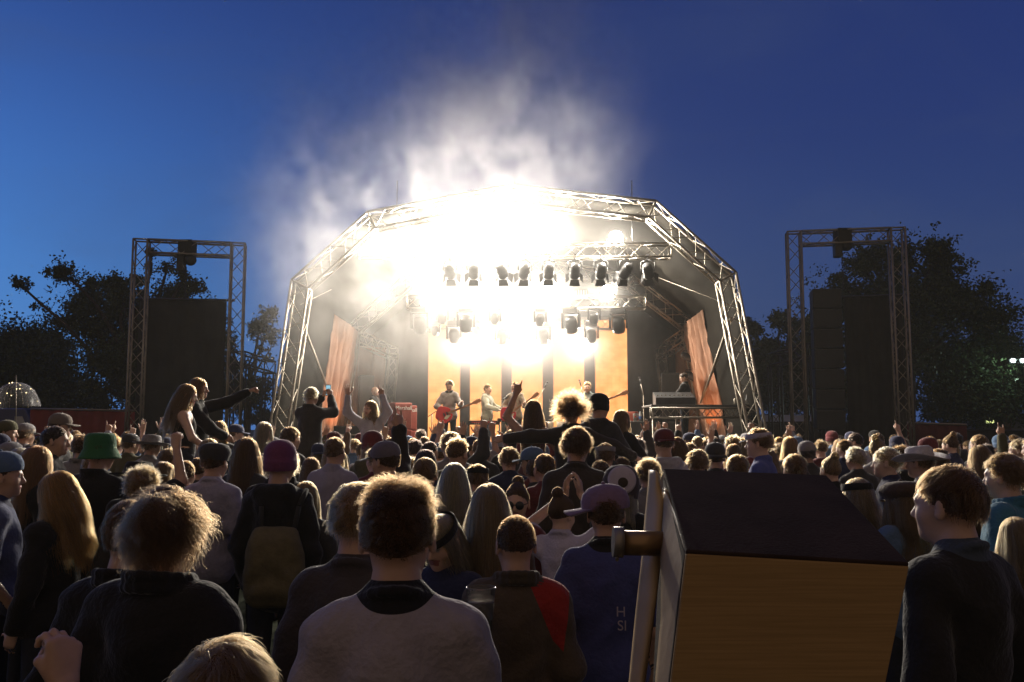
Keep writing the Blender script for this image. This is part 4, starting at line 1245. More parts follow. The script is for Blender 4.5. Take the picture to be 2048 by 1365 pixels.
tree(250, 34, [(128, 572, 32), (112, 600, 22), (95, 585, 14), (170, 562, 26), (150, 552, 14), (215, 585, 30), (205, 560, 14), (252, 575, 28), (262, 555, 12), (160, 612, 34), (230, 625, 36), (280, 600, 30), (200, 660, 40), (150, 650, 26), (262, 672, 42),
               (300, 575, 26), (330, 560, 20), (352, 585, 28), (388, 578, 20), (355, 545, 14), (345, 525, 8), (410, 568, 9), (300, 625, 42), (240, 725, 52), (310, 715, 55), (185, 715, 44), (272, 785, 46), (345, 680, 55), (425, 650, 40), (430, 720, 52), (350, 770, 55), (215, 785, 26), (450, 790, 46)],
     "tall loose-branched tree behind the left goalpost tower", "tree", 2, .15, 2.6, .32)
tree(500, 33, [(545, 660, 20), (530, 638, 16), (553, 682, 12), (540, 622, 10), (505, 655, 11), (485, 692, 18), (470, 655, 16), (500, 775, 32), (480, 740, 30), (525, 790, 22), (460, 810, 30)],
     "thin tree whose leafy branch reaches towards the left arch leg", "tree", 3, .17, 1.1, .16)
tree(1800, 36, [(1722, 522, 32), (1690, 545, 26), (1668, 562, 14), (1765, 528, 36), (1822, 522, 34), (1868, 545, 34), (1850, 515, 12), (1905, 565, 26), (1935, 560, 10), (1942, 590, 18), (1700, 600, 55), (1780, 600, 65), (1860, 612, 60), (1925, 645, 48), (1740, 680, 80), (1840, 690, 80), (1930, 715, 60), (1660, 690, 40)],
     "largest dark tree rising behind the right goalpost tower", "tree", 4, .17, 2.8, .4)
tree(1990, 38, [(1985, 690, 42), (2020, 700, 44), (2045, 690, 32), (2075, 740, 70), (1965, 765, 66), (2050, 790, 60), (1890, 790, 66), (1960, 640, 18), (2040, 645, 14), (2000, 800, 50)],
     "bushy tree at the right edge faintly lit green by the floodlight", "tree", 5, .19, 2.8, .3)
tree(1560, 48, [(1516, 652, 18), (1505, 640, 8), (1560, 638, 18), (1572, 660, 20), (1600, 668, 24), (1535, 700, 34), (1585, 720, 44), (1630, 705, 44), (1535, 770, 46), (1605, 785, 56), (1500, 735, 30), (1680, 780, 60), (1640, 640, 14)],
     "far dark tree between the stage arch and the right tower", "tree", 6, .25, 2.0, .3)
tree(1750, 44, [(1720, 790, 60), (1790, 800, 60), (1850, 820, 40)], "low dark bush between the right tower's legs", "bush", 8, .22, 1.4, .15)
tree(530, 60, [(505, 838, 16), (535, 832, 16), (560, 836, 14), (580, 842, 16)], "low far bush by the foot of the left arch leg", "bush", 9, .25, 1.3, .12)

# ------------------------------------------------------------------ equipment on the stage
DZ = 1.2
def on(px, Y): return at(px, 800, Y).x
def amp(px, Y, w, d, h, z, rz, label, mt, plate=True, cat="amplifier"):
    r = empty("amplifier_cabinet", (on(px, Y), Y, z), rz, label, cat)
    m = MB(); m.box((0, 0, h / 2), (w, d, h)); bevel(m.build("body", mt, r), .02)
    m = MB(); m.box((0, -d / 2 - .006, h / 2), (w * .88, .012, h * .86)); m.build("grille", M_GRILLE if mt is M_BLACK else mat("red_grille", (.25, .05, .035), .8, 0, .15, 40), r)
    if plate:
        tx = text_mesh("Marshall", .13, .003)
        o = link("name_plate", tx, mat("plate_white", (.8, .78, .75), .5), r, (0, -d / 2 - .016, h * .74), (math.pi / 2, 0, 0))
M_REDTOLEX = mat("red_tolex", (.32, .07, .05), .6, 0, .12, 30)
amp(800, 20.8, .46, .36, .62, DZ + .62, .62, "red amplifier cabinet stacked left of the guitarist, nearer one", M_REDTOLEX)
amp(800, 20.8, .46, .36, .61, DZ, .62, "red amplifier cabinet at the bottom of the nearer stack", M_REDTOLEX, False)
amp(811, 21.6, .46, .36, .6, DZ + .6, .62, "red amplifier cabinet on the farther stack left of the guitarist", M_REDTOLEX)
amp(811, 21.6, .46, .36, .59, DZ, .62, "red amplifier cabinet at the bottom of the farther stack", M_REDTOLEX, False)
amp(1275, 21.0, .5, .4, .62, DZ + .2, -.5, "dark amplifier cabinet under the cup and bottle right of the screens", M_BLACK, False)
amp(1258, 21.8, .4, .36, .95, DZ + .1, -.4, "narrow reddish amplifier cabinet beside the dark one on the right", M_REDTOLEX, False)
def speaker_stack(px, py, w, h, Y, label, rz):
    p = at(px, py, Y)
    r = empty("side_fill_speaker", (p.x, Y, p.z - h), rz, label, "speaker")
    cabinet(r, w, .45, h * .58, h * .71, 0, "upper_cabinet"); cabinet(r, w, .45, h * .4, h * .2, 0, "lower_cabinet")
speaker_stack(731, 752, .4, 2.05, 23.4, "tall black side speaker in front of the left rear drape", .35)
speaker_stack(1341, 747, .46, 2.1, 23.0, "tall black side speaker in front of the right rear drape", -.2)
# mixing desk and cases, left
p = at(712, 800, 20.6)
r = empty("flight_case", (p.x, 20.6, DZ), .1, "long black flight case below the left side speaker", "case")
m = MB(); m.box((0, 0, .35), (.95, .6, .7)); bevel(m.build("body", M_BLACK, r), .015)
m = MB(); m.box((0, -.005, .5), (.97, .63, .03)); m.build("trim", M_ALU, r)
# platform with truss edge on the right
pa, pb = at(1302, 815, 19.0), at(1506, 815, 19.0)
r = empty("wing_platform", (pa.x, 19.0, 0), 0, "raised wing platform with a truss edge in front of the right arch leg", "platform")
w = pb.x - pa.x; h = pa.z
m = MB(); m.box((w / 2, .65, h + .03), (w, 1.4, .05)); bevel(m.build("deck", M_DECK, r), .01)
m = MB(); truss(m, (0, 0, h - .12), (w, 0, h - .12), .2, .2, r=.022, bay=.17); m.build("truss_edge", M_ALU, r)
for x in (.05, .55, w - .05):
    m = MB(); m.tube((x, .05, 0), (x, .05, h), .025); m.build("leg", M_ALU, r)
p = at(1345, 793, 19.5)
r = empty("mixing_desk", (p.x, 19.5, h + .055), -.05, "dark mixing desk on the wing platform below the right speaker", "mixing desk")
m = MB(); m.prism([(-.4, -.3, 0), (-.4, -.3, .16), (-.4, .3, .3), (-.4, .3, 0)], (.85, 0, 0)); m.build("desk_body", M_BLACK, r)
m = MB()
for k in range(9): m.box((-.34 + .09 * k, -.1 + .02 * (k % 3), .21 + .005 * (k % 3)), (.03, .05, .02))
m.build("fader_knobs", M_ALU, r)
for x, y, lab in ((1471, 810, "silver drinks can on the wing platform"), (1487, 808, "left of the pair of dark bottles on the wing platform"), (1494, 808, "right of the pair of dark bottles on the wing platform")):
    p = at(x, 816, 18.75)
    can = x == 1471
    r = empty("drinks_can" if can else "bottle", (p.x, 18.75, h + .056), 0, lab, "can" if can else "bottle")
    m = MB()
    if can: m.lathe([(0, 0), (.028, 0), (.033, .01), (.033, .11), (.027, .122), (0, .12)], 12)
    else: m.lathe([(0, 0), (.033, 0), (.033, .09), (.014, .14), (.014, .19), (0, .19)], 12)
    m.build("body", M_ALU if can else M_GLASS, r)
    m = MB(); m.lathe([(0, 0), (.015, 0), (.015, .012), (0, .012)], 10); m.build("ring_pull" if can else "cap", M_ALU, r, (0, 0, .12 if can else .19))
za = DZ + .82
p = at(1271, 797, 21.0)
r = empty("paper_cup", (p.x - .02, 20.95, za), 0, "white paper cup on the dark amplifier right of the screens", "cup")
m = MB(); m.lathe([(0, 0), (.04, 0), (.055, .17), (.058, .175), (.05, .17), (.037, .01), (0, .01)], 14); m.build("body", mat("cup_white", (.7, .68, .64), .5), r)
m = MB(); m.box((0, -.049, .1), (.04, .004, .04)); m.build("print", mat("cup_red", (.5, .06, .05), .5), r)
r = empty("water_bottle", (p.x + .1, 20.95, za), 0, "clear water bottle with blue label beside the white cup", "bottle")
m = MB(); m.lathe([(0, 0), (.036, 0), (.036, .15), (.015, .2), (.015, .22), (0, .22)], 12); m.build("body", mat("bottle_plastic", (.6, .68, .75), .15), r)
m = MB(); m.lathe([(.0375, .05), (.0375, .11)], 12); m.build("label_band", mat("bottle_blue", (.08, .2, .6), .4), r)

# keyboard on stand
p = at(968, 803, 21.6)
r = empty("stage_keyboard", (p.x, 21.6, DZ), 0, "keyboard on a tall frame stand in front of the second screen", "keyboard")
m = MB(); m.box((0, 0, .78), (.78, .3, .1)); m.build("body", M_BLACK, r)
m = MB(); m.box((0, -.155, .79), (.6, .006, .02)); m.build("red_stripe", mat("red_stripe", (.5, .05, .04), .4), r)
for x in (-.38, .38):
    m = MB(); m.tube((x, -.12, 0), (x, -.12, .74), .02); m.tube((x, .14, 0), (x, .14, .74), .02); m.tube((x, -.2, .02), (x, .2, .02), .02); m.build("leg", M_BLACK, r)
m = MB(); m.tube((-.38, 0, .3), (.38, 0, .3), .018); m.build("crossbar", M_BLACK, r)
m = MB()
for k in range(26): m.box((-.36 + .0288 * k, .06, .832), (.024, .14, .01), 0)
m.build("keys", mat("ivory", (.7, .68, .62), .4), r)
r = empty("sampler_pad", (on(1012, 21.3), 21.3, DZ), 0.1, "small black sampler on a stand right of the keyboard", "sampler")
m = MB(); m.box((0, 0, .84), (.4, .25, .09)); m.build("body", M_BLACK, r)
m = MB(); m.tube((0, 0, 0), (0, 0, .8), .02); m.path([(-.25, 0, .02), (0, 0, .3), (.25, 0, .02)], .014, 5); m.build("stand", M_BLACK, r)

def mic_stand(px, Y, h, dx, dz, label, rz=0):
    r = empty("microphone_stand", (on(px, Y), Y, DZ), rz, label, "microphone stand", "microphone stands on the stage")
    m = MB(); m.tube((0, 0, 0), (0, 0, h), .012, n=6); m.build("pole", M_ALU, r)
    m = MB()
    for a in (0, 2.1, 4.2): m.tube((0, 0, .16), (.3 * math.cos(a), .3 * math.sin(a), .01), .01, n=5)
    m.build("tripod", M_BLACK, r)
    m = MB(); m.tube((-dx * .35, 0, h - dz * .35), (dx, 0, h + dz), .009, n=5); m.build("boom", M_ALU, r)
    m = MB(); d = Vector((dx, 0, dz)).normalized(); e = Vector((dx, 0, h + dz)); m.tube(e, e + d * .13, .014, .02, 8); m.ball(e + d * .16, .028, 8); m.build("microphone", M_BLACK, r)
mic_stand(864, 20.9, .98, .34, .22, "microphone on a boom stand left of the guitarist in the open shirt")
mic_stand(1003, 21.0, 1.3, .03, .02, "upright microphone stand between keyboard and singer")
mic_stand(1067, 22.6, 1.15, .28, .52, "microphone on a steep boom right of the singer")
mic_stand(1170, 23.2, 1.4, -.1, .35, "thin microphone boom in front of the fourth screen")
mic_stand(1287, 23.0, 1.5, -.06, .3, "thin microphone stand right of the screens near the cups")

# drum kit at the back centre
r = empty("drum_kit", (on(1110, 23.6), 23.6, DZ), 0, "drum kit half hidden behind the afro head", "drum kit")
M_DRUM = mat("drum_shell", (.45, .38, .3), .35, 0, .1, 4, coat=.4); M_SKIN2 = mat("drum_head", (.75, .72, .66), .5)
M_BRASS = mat("cymbal_brass", (.75, .55, .22), .3, .9, .1, 20)
qx = Euler((math.pi / 2, 0, 0)).to_matrix()
m = MB(); m.lathe([(0, -.22), (.28, -.22), (.28, .22), (0, .22)], 22, M=qx); m.build("bass_drum", M_DRUM, r, (0, 0, .3))
m = MB(); m.lathe([(0, 0), (.265, 0), (.265, .012), (0, .012)], 22, M=qx); m.build("drum_head", M_SKIN2, r, (0, -.225, .3))
for x, z in ((-.2, .72), (.2, .72), (.55, .45), (-.55, .55)):
    m = MB(); m.lathe([(0, 0), (.16, 0), (.16, .2), (0, .2)], 18); m.build("tom_drum", M_DRUM, r, (x, .05, z - .1))
for x, z, t in ((-.55, 1.0, .1), (.2, 1.08, -.1), (.75, 1.05, -.15), (-.85, .85, .0)):
    m = MB(); m.lathe([(0, .03), (.05, .028), (.07, .015), (.24, 0), (.24, -.004), (0, .01)], 22); m.tube((0, 0, -.0), (0, 0, -z), .012); m.build("cymbal", M_BRASS, r, (x, 0, z), (t, t, 0))

# guitars
def guitar(px, py, Y, col, ang, label, bass=False, k=1.0):
    p = at(px, py, Y)
    r = empty("electric_guitar", p, 0, label, "guitar")
    r.rotation_euler = (0, math.radians(-ang), math.radians(8)); r.scale = (k,) * 3
    m_b = mat("guitar_body_paint", col, .22, 0, .08, 5, coat=.8)
    out = []
    for i in range(40):                                      # double-cutaway outline, neck along +X
        t = 2 * math.pi * i / 40
        x = -.2 * math.cos(t) + .0; y = (.155 - .035 * math.cos(2 * t + .3) - .03 * math.cos(t)) * math.sin(t)
        y += .0
        if abs(t - math.pi) < .35: x -= .075 * (1 - abs(t - math.pi) / .35)
        out.append((x - .12, 0, y * (1.12 if x < 0 else .95)))
    m = MB(); m.prism(out, (0, -.045, 0)); bevel(m.build("body", m_b, r), .01)
    L = .62 if not bass else .78
    m = MB(); m.box((L / 2 - .02, -.05, 0), (L, .02, .045)); m.build("neck", M_WOOD, r)
    m = MB(); m.prism([(L - .04, -.04, -.03), (L + .03, -.04, -.045), (L + .15, -.04, -.03), (L + .13, -.04, .045), (L - .04, -.04, .035)], (0, -.016, 0)); h_ = m.build("headstock", M_WOOD, r)
    m = MB()
    for j in range(3):
        for s in (-1, 1): m.tube((L + .02 + .04 * j, -.048, s * .04), (L + .02 + .04 * j, -.048, s * .065), .008, n=5)
    m.build("tuning_pegs", M_ALU, h_)
    m = MB(); m.box((-.12, -.052, 0), (.03, .016, .08)); m.box((-.05, -.052, 0), (.03, .016, .08)); m.build("pickups", M_BLACK, r)
    m = MB(); m.prism([(-.06, -.047, -.02), (.02, -.047, -.06), (-.1, -.047, -.12), (-.16, -.047, -.08)], (0, -.004, 0)); m.build("pick_guard", mat("guard_cream", (.6, .5, .38), .4), r)
guitar(898, 826, 20.72, (.55, .03, .03), 22, "red hollow guitar held by the guitarist in the open shirt", k=1.05)
guitar(1024, 824, 20.72, (.6, .03, .05), 35, "bright red guitar held by the singer")
guitar(1180, 812, 21.7, (.3, .12, .05), 20, "bass guitar whose headstock shows right of the beanie head", True, 1.1)
# ------------------------------------------------------------------ people
HC = {'black': (.03, .02, .015), 'dark brown': (.075, .036, .014), 'brown': (.14, .072, .028), 'light brown': (.24, .13, .052), 'blonde': (.44, .29, .13), 'ginger': (.38, .12, .03), 'grey': (.35, .33, .3), 'auburn': (.3, .1, .035)}
TC = {'black': (.016, .015, .016), 'charcoal': (.045, .043, .045), 'navy': (.025, .03, .08), 'grey': (.22, .21, .22), 'pale grey': (.42, .41, .46), 'white': (.7, .69, .7), 'olive': (.09, .085, .045), 'burgundy': (.13, .025, .03),
      'denim': (.09, .15, .26), 'khaki': (.25, .2, .12), 'teal': (.04, .17, .24), 'red': (.4, .03, .025), 'blue': (.07, .09, .3), 'brown': (.09, .055, .035), 'green': (.03, .12, .05), 'purple': (.12, .04, .11), 'lavender': (.36, .34, .45), 'pink': (.5, .25, .27)}
SK = [(.5, .31, .22), (.55, .35, .26), (.44, .27, .19), (.6, .4, .3)]
PLACED = []          # (x, y) on the ground
HEADS = []           # (px, py_top, h, dist) of the hand-placed ones
NAMES = {}

def lod(d):
    if d < 2.7: return 0
    if d < 6.2: return 1
    return 2
FINE = (.005, .0065, .008); COARSE_B = (.02, .022, .028); COARSE_T = (.011, .015, .024)
HN = (9000, 3600, 1300); HRAD = (.00042, .00075, .00145)

def hat_mesh(kind):
    m = MB(); sq = (1, 1.22)
    if kind == 'beanie':
        m.lathe([(.088, -.045), (.093, -.03), (.092, .0), (.0925, .012), (.089, .014), (.09, .045), (.083, .08), (.064, .108), (.036, .124), (.0, .13)], 24, squash=sq)
    elif kind in ('cap', 'cap_back', 'cap_side'):
        m.lathe([(.084, .012), (.088, .03), (.087, .055), (.078, .085), (.056, .108), (.026, .12), (.0, .123)], 24, squash=sq)
        m.ball((0, 0, .124), .009, 8)
        vs = []; n = 12
        for th in (0, .006):
            for i in range(n + 1):
                t = math.radians(-62 + 124 * i / n); vs.append((.086 * math.sin(t), .103 * math.cos(t), .02 + th))
            for i in range(n + 1):
                t = math.radians(-62 + 124 * i / n); vs.append((.1 * math.sin(t), .1 + .085 * math.cos(t) ** .7, .016 - .02 * math.sin(t) ** 2 + th))
        w = n + 1; f = []
        for i in range(n):
            f += [(i, i + 1, w + i + 1, w + i), (2 * w + i, 3 * w + i, 3 * w + i + 1, 2 * w + i + 1), (w + i, w + i + 1, 3 * w + i + 1, 3 * w + i)]
        m.add(vs, f, 0, True)
    elif kind == 'bucket':
        m.lathe([(.125, -.045), (.118, -.03), (.098, .012), (.094, .02), (.092, .06), (.087, .1), (.07, .118), (.0, .122)], 26, squash=(1, 1.15))
        m.lathe([(.1, .01), (.122, -.044), (.125, -.045)], 26, squash=(1, 1.15))
    elif kind == 'flat':
        m.lathe([(.084, .0), (.089, .02), (.098, .045), (.096, .075), (.078, .1), (.045, .112), (.0, .115)], 24, squash=(1, 1.24))
        m.ball((0, .105, .02), (.06, .05, .012), 12)
    elif kind == 'brim':
        m.lathe([(.088, .0), (.09, .03), (.086, .075), (.075, .1), (.04, .105), (.0, .098)], 24, squash=(1, 1.2))
        m.lathe([(.086, .008), (.13, .002), (.175, .016), (.178, .022), (.13, .01), (.086, .016)], 28, squash=(1, 1.1))
    elif kind == 'cowboy':
        m.lathe([(.086, .005), (.088, .05), (.08, .1), (.06, .118), (.03, .112), (.0, .104)], 24, squash=(1, 1.25))
        n = 32; vs = []
        for r, zz in ((.085, .01), (.13, .0), (.18, .0), (.182, .006), (.13, .008)):
            for i in range(n):
                t = 2 * math.pi * i / n; x, y = math.cos(t), math.sin(t)
                vs.append((x * r, y * r * 1.2, zz + .06 * x * x * (r / .18) ** 2))
        m.add(vs, [(a * n + i, a * n + (i + 1) % n, (a + 1) * n + (i + 1) % n, (a + 1) * n + i) for a in range(4) for i in range(n)], 0, True)
    elif kind == 'baker':
        m.lathe([(.088, -.012), (.09, .012), (.112, .03), (.122, .052), (.108, .085), (.07, .105), (.0, .112)], 26, squash=(1, 1.15))
        m.ball((0, .0, .112), .012, 8); m.ball((0, .115, .0), (.065, .05, .01), 12)
    elif kind == 'band':
        m.lathe([(.086, .03), (.0885, .035), (.0885, .065), (.085, .07)], 28, squash=(1, 1.2))
    elif kind == 'eye':
        m.lathe([(.1, -.06), (.112, .0), (.112, .06), (.095, .11), (.06, .14), (.0, .15)], 26, squash=(1, 1.1))
    return m.mesh("hat")
HATNAME = {'beanie': 'beanie', 'cap': 'cap', 'cap_back': 'cap', 'cap_side': 'cap', 'bucket': 'bucket_hat', 'flat': 'flat_cap', 'brim': 'brimmed_hat', 'cowboy': 'cowboy_hat', 'baker': 'baker_boy_cap', 'band': 'headband', 'eye': 'novelty_hat'}

def fullhair(style): return style
def person(x, y, h, yaw=0., pose='down', hair='short', hc='dark brown', top='jumper', tc='black', coll=None, hat=None, hatc=None, head=(0, 0), fem=False, up=False, label=None, group=None, skin=0, s=None, d=None, lift=1.0, fit=1.0, lv=None, q=0, glasses=False, hatyaw=0, hatpitch=0):
    if not lv and d is None: h *= .8 if up or h > 128 and h < 130 else .73 if h < 128 else .8 if h < 150 else .9
    if up:
        s = s or .97; d = d or FPX * .25 * s / h
        oz = at(x, y, d).z - 1.79 * s
    else:
        if s is None: s = CAM_Z / (1.79 + .25 * (y - HOR) / h)
        d = d or FPX * .25 * s / h
        oz = 0
    l = lod(d) if lv is None else lv
    X = at(x, y, d).x
    R = Euler((math.radians(head[1]), 0, math.radians(head[0]))).to_matrix()
    Rl = [list(r) for r in R]
    kb = (pose, fem, head, l, hair == 'bald')
    body = shared(('body',) + kb, lambda: body_mesh("person", POSES[pose], Rl, fem, hair == 'bald', FINE[l], COARSE_B[l]))
    kt = (pose, top, fem, l, q % 3 if l == 2 else q, fit)
    tm = shared(('top',) + kt, lambda: top_mesh(top, POSES[pose], top, fem, COARSE_T[l], .008 if l < 2 else .006, q, fit))
    o = link("person", body, None, None, (X, d, oz), (0, 0, math.radians(yaw)))
    o.scale = (s, s, s)
    tag(o, label, "person", group)
    o.color = (*SK[skin % 4], 1); o["hair_colour"] = tuple(c * .55 for c in HC[hc])
    t = link({'tshirt': 'shirt', 'tank': 'tank_top'}.get(top, top), tm, None, o)
    c = TC[tc] if isinstance(tc, str) else tc
    t.color = (*c, 1); cc = coll or tc; t["collar_colour"] = tuple((TC[cc] if isinstance(cc, str) else cc)[i] * (.85 if coll is None else 1) for i in range(3))
    if hair != 'bald':
        ws = {'afro': 1.6, 'long': 1.5, 'wavy': 1.5, 'shaggy': 1.2}.get(hair, 1)
        hd = shared(('hair', hair, l, q % 4 if l == 2 else q), lambda: hair_curves("hair", hair, int(HN[l] * ws), HRAD[l], q + 11))
        hh = link("hair", hd, None, o, HEAD_C, R.to_euler()); hh.color = (*HC[hc], 1)
    if hat:
        hm = shared(('hat', hat), lambda: hat_mesh(hat))
        ht = link(HATNAME[hat], hm, M_CLOTH, o)
        Rh = R @ Euler((math.radians(hatpitch - 6), 0, math.radians(hatyaw + {'cap_back': 180, 'cap_side': 90}.get(hat, 0)))).to_matrix()
        ht.location = HEAD_C; ht.rotation_euler = Rh.to_euler(); ht.scale = (1.07,) * 3
        hcx = TC[hatc or 'black'] if isinstance(hatc or 'black', str) else hatc
        ht.color = (*hcx, 1)
        if hat == 'eye':
            m = MB(); m.lathe([(0, .012), (.07, .006), (.085, 0), (.085, -.02)], 26, M=Euler((math.pi / 2, 0, 0)).to_matrix()); e = m.build("eye_disc", mat("felt_lilac", (.5, .45, .55), .9), ht, (0, -.118, .05))
            m = MB(); m.lathe([(0, .008), (.026, .006), (.03, 0), (.03, -.01)], 20, M=Euler((math.pi / 2, 0, 0)).to_matrix()); m.build("pupil", mat("felt_brown", (.05, .035, .025), .9), ht, (.005, -.13, .035))
    if glasses:
        m = MB()
        for k in (-1, 1): m.lathe([(0, .008), (.026, .004), (.028, 0), (.027, -.003)], 16, M=Euler((-math.pi / 2, 0, 0)).to_matrix() @ Matrix.Translation((0, 0, 0)).to_3x3())
        g = MB()
        for k in (-1, 1):
            Mx = Euler((-math.pi / 2, 0, 0)).to_matrix()
            vs, n = [], 16
            m2 = MB(); m2.lathe([(0, .006), (.026, .004), (.029, 0), (.026, -.004)], n, M=Mx)
            g.add([Vector(v) + Vector((k * .034, .108, -.018)) for v in m2.v], m2.f, 0, True)
            g.tube((k * .062, .1, -.012), (k * .08, -.01, -.01), .003, n=5)
        g.tube((-.01, .113, -.014), (.01, .113, -.014), .0035, n=5)
        gl_ = g.build("sunglasses", mat("dark_lens", (.02, .02, .025), .08, 0, .1, 5), o); gl_.location = HEAD_C; gl_.rotation_euler = R.to_euler()
    PLACED.append((X, d)); 
    HEADS.append((x, y, h, d))
    return o

P = person
# --- the people nearest the camera
A_ = P(335, 968, 192, -12, 'pocket', 'shaggy', 'dark brown', 'coat', 'black', label="person with shaggy chin-length brown hair and black jacket, large at lower left", head=(-8, 0), q=1)
P(262, 992, 160, -10, 'pocket', 'crop', 'dark brown', 'jacket', 'black', label="person in black jacket almost hidden behind the shaggy-haired one", q=77)
P(452, 1258, 300, 5, 'down', 'short', 'brown', 'jumper', 'charcoal', label="person whose golden-brown hair with a clip fills the bottom edge, left of centre", head=(-10, -18), fem=True, q=2)
P(796, 955, 235, 3, 'down', 'quiff', 'dark brown', 'jumper', (.33, .29, .32), coll='black', label="person in pale grey jumper seen from behind at bottom centre", q=3)
P(716, 958, 172, -8, 'down', 'short', 'light brown', 'jumper', (.06, .05, .05), label="person in dark top partly hidden behind the pale grey jumper's left side", q=4)
E_ = P(1032, 1025, 142, 4, 'down', 'buzz', 'dark brown', 'coat', (.085, .06, .04), coll=(.06, .045, .03), label="person with cropped hair in brown coat with a red right shoulder", head=(6, -14), q=5)
P(886, 1022, 128, 165, 'down', 'bob', 'blonde', 'jumper', 'navy', label="blonde woman with headband facing us beside the pale grey jumper's neck", head=(-18, -20), fem=True, hat='band', hatc='black', q=6, skin=1, hatpitch=-14)
G_ = P(560, 884, 112, -6, 'down', 'crop', 'dark brown', 'hoodie', 'black', hat='beanie', hatc=(.16, .045, .12), label="person in plum beanie and black hooded coat, left of centre", q=7, hatpitch=8)
P(120, 938, 118, 72, 'down', 'wavy', 'ginger', 'jumper', 'black', label="woman in profile with long glowing ginger hair at left", head=(12, -8), fem=True, q=8, skin=1)
P(2, 905, 118, -62, 'pocket', 'crop', 'dark brown', 'tshirt', (.1, .12, .22), coll='navy', hat='cap_back', hatc='denim', label="person in dark cap and blue raglan T-shirt cut by the left edge", q=9)
P(42, 893, 92, -80, 'down', 'bob', 'blonde', 'jumper', 'charcoal', label="blonde person in profile facing right near the left edge", fem=True, q=10, skin=3)
P(72, 888, 98, -30, 'down', 'long', 'auburn', 'jumper', 'black', label="person with long straight auburn hair seen from behind near the left edge", fem=True, q=11)
P(108, 850, 82, -75, 'down', 'crop', 'black', 'jumper', 'charcoal', label="dark-haired man in profile facing right above the ginger woman", q=12)
P(199, 868, 98, -15, 'down', 'short', 'dark brown', 'jacket', 'black', hat='bucket', hatc=(.03, .13, .05), label="person in green bucket hat and black jacket", q=13, hatpitch=6)
P(118, 828, 66, -70, 'down', 'crop', 'dark brown', 'jumper', 'charcoal', hat='cap', hatc=(.16, .13, .11), label="man in brown-grey peaked cap facing right below the red fence", q=14)
P(12, 842, 62, -75, 'down', 'crop', 'brown', 'jumper', 'burgundy', hat='cap_back', hatc='olive', label="man in profile with olive cap at the left edge below the umbrella", q=15)
P(50, 848, 58, -20, 'down', 'curly', 'brown', 'jumper', 'grey', hat='cap', hatc='grey', label="curly-haired person in pale grey cap below the umbrella handle", q=16)
P(286, 932, 118, -5, 'down', 'fuzzy', 'light brown', 'jumper', 'charcoal', label="person with light brown fuzzy crop just behind the shaggy-haired one", q=17)
P(428, 886, 98, -8, 'down', 'crop', 'dark brown', 'tshirt', (.3, .29, .4), coll='lavender', hat='flat', hatc='charcoal', label="man in lavender T-shirt and dark flat cap", q=18)
P(276, 920, 95, -10, 'fist', 'short', 'brown', 'tshirt', 'black', hat='brim', hatc='black', label="person in wide black hat raising a bare arm with clenched fist", q=19, skin=1)
P(302, 868, 62, -20, 'down', 'short', 'brown', 'jumper', 'grey', hat='brim', hatc='grey', label="person in grey hat with flowers left of the raised bare arm", q=20)
P(376, 862, 66, -70, 'down', 'crop', 'blonde', 'jumper', 'charcoal', label="fair-haired boy in profile right of the raised bare arm", q=21, skin=3)
P(440, 840, 56, 175, 'down', 'long', 'brown', 'jumper', 'charcoal', label="woman facing us with smoke at her mouth below the left tower", fem=True, q=22, skin=3)
P(470, 850, 48, -60, 'down', 'crop', 'brown', 'jumper', 'charcoal', hat='cap', hatc='navy', label="person in navy peaked cap facing right, beside the smoking woman", q=23)
P(492, 872, 92, -10, 'down', 'long', 'dark brown', 'jumper', 'charcoal', label="person with long dark hair lit on its right side, left of the plum beanie", fem=True, q=24)
P(528, 842, 60, -25, 'down', 'bob', 'blonde', 'jumper', 'grey', label="blonde head glowing just above the plum beanie's left side", fem=True, q=25)
P(580, 852, 66, -30, 'down', 'short', 'dark brown', 'jumper', 'charcoal', label="dark-haired person above the plum beanie, face turned right", q=26)
P(622, 912, 70, 0, 'down', 'long', 'dark brown', 'jumper', 'black', label="long dark-haired person beside the plum beanie's right", fem=True, q=27)
P(668, 872, 82, -12, 'down', 'crop', 'brown', 'tshirt', (.3, .28, .38), label="brown cropped head with pale shirt, left of the raised horned hand", q=28)
P(775, 884, 98, 55, 'horns', 'crop', 'dark brown', 'jacket', (.03, .026, .024), hat='cap', hatc=(.13, .115, .15), label="man in trucker cap facing left, sleeve raised with horned fingers", q=29)
P(850, 912, 94, 0, 'down', 'crop', 'brown', 'jumper', 'charcoal', label="cropped head just behind the pale grey jumper's right, next to the blonde", q=30)
P(908, 922, 104, -4, 'down', 'long', 'blonde', 'jumper', (.09, .08, .08), label="long straight blonde hair seen from behind, centre", fem=True, q=31)
P(978, 962, 132, 6, 'down', 'long', 'light brown', 'jumper', 'brown', label="long light-brown hair seen from behind, right of the blonde", fem=True, q=32)
P(1034, 965, 100, 172, 'down', 'bun', 'dark brown', 'tshirt', 'burgundy', label="woman with hair bun and round sunglasses facing us", fem=True, q=33, glasses=True, skin=1)
P(1122, 988, 98, -20, 'clap', 'bun', 'dark brown', 'tshirt', (.5, .47, .6), label="dark-haired woman in white top with hands raised to her head", fem=True, q=34, head=(-20, -10), skin=3)
J_ = P(1212, 970, 132, -6, 'down', 'crop', 'dark brown', 'tshirt', (.06, .07, .22), coll='black', hat='cap_side', hatc=(.2, .13, .22), label="man in purple cap worn sideways and blue polo with back lettering", q=35)
P(1242, 940, 104, -4, 'down', 'bob', 'blonde', 'jumper', 'black', hat='eye', hatc=(.06, .045, .05), label="person in dark novelty hat with a big white disc", fem=True, q=36)
P(1152, 853, 104, -10, 'down', 'curly', 'dark brown', 'jumper', (.05, .04, .035), label="broad dark-clothed man with thick curly hair, right of centre", q=37)
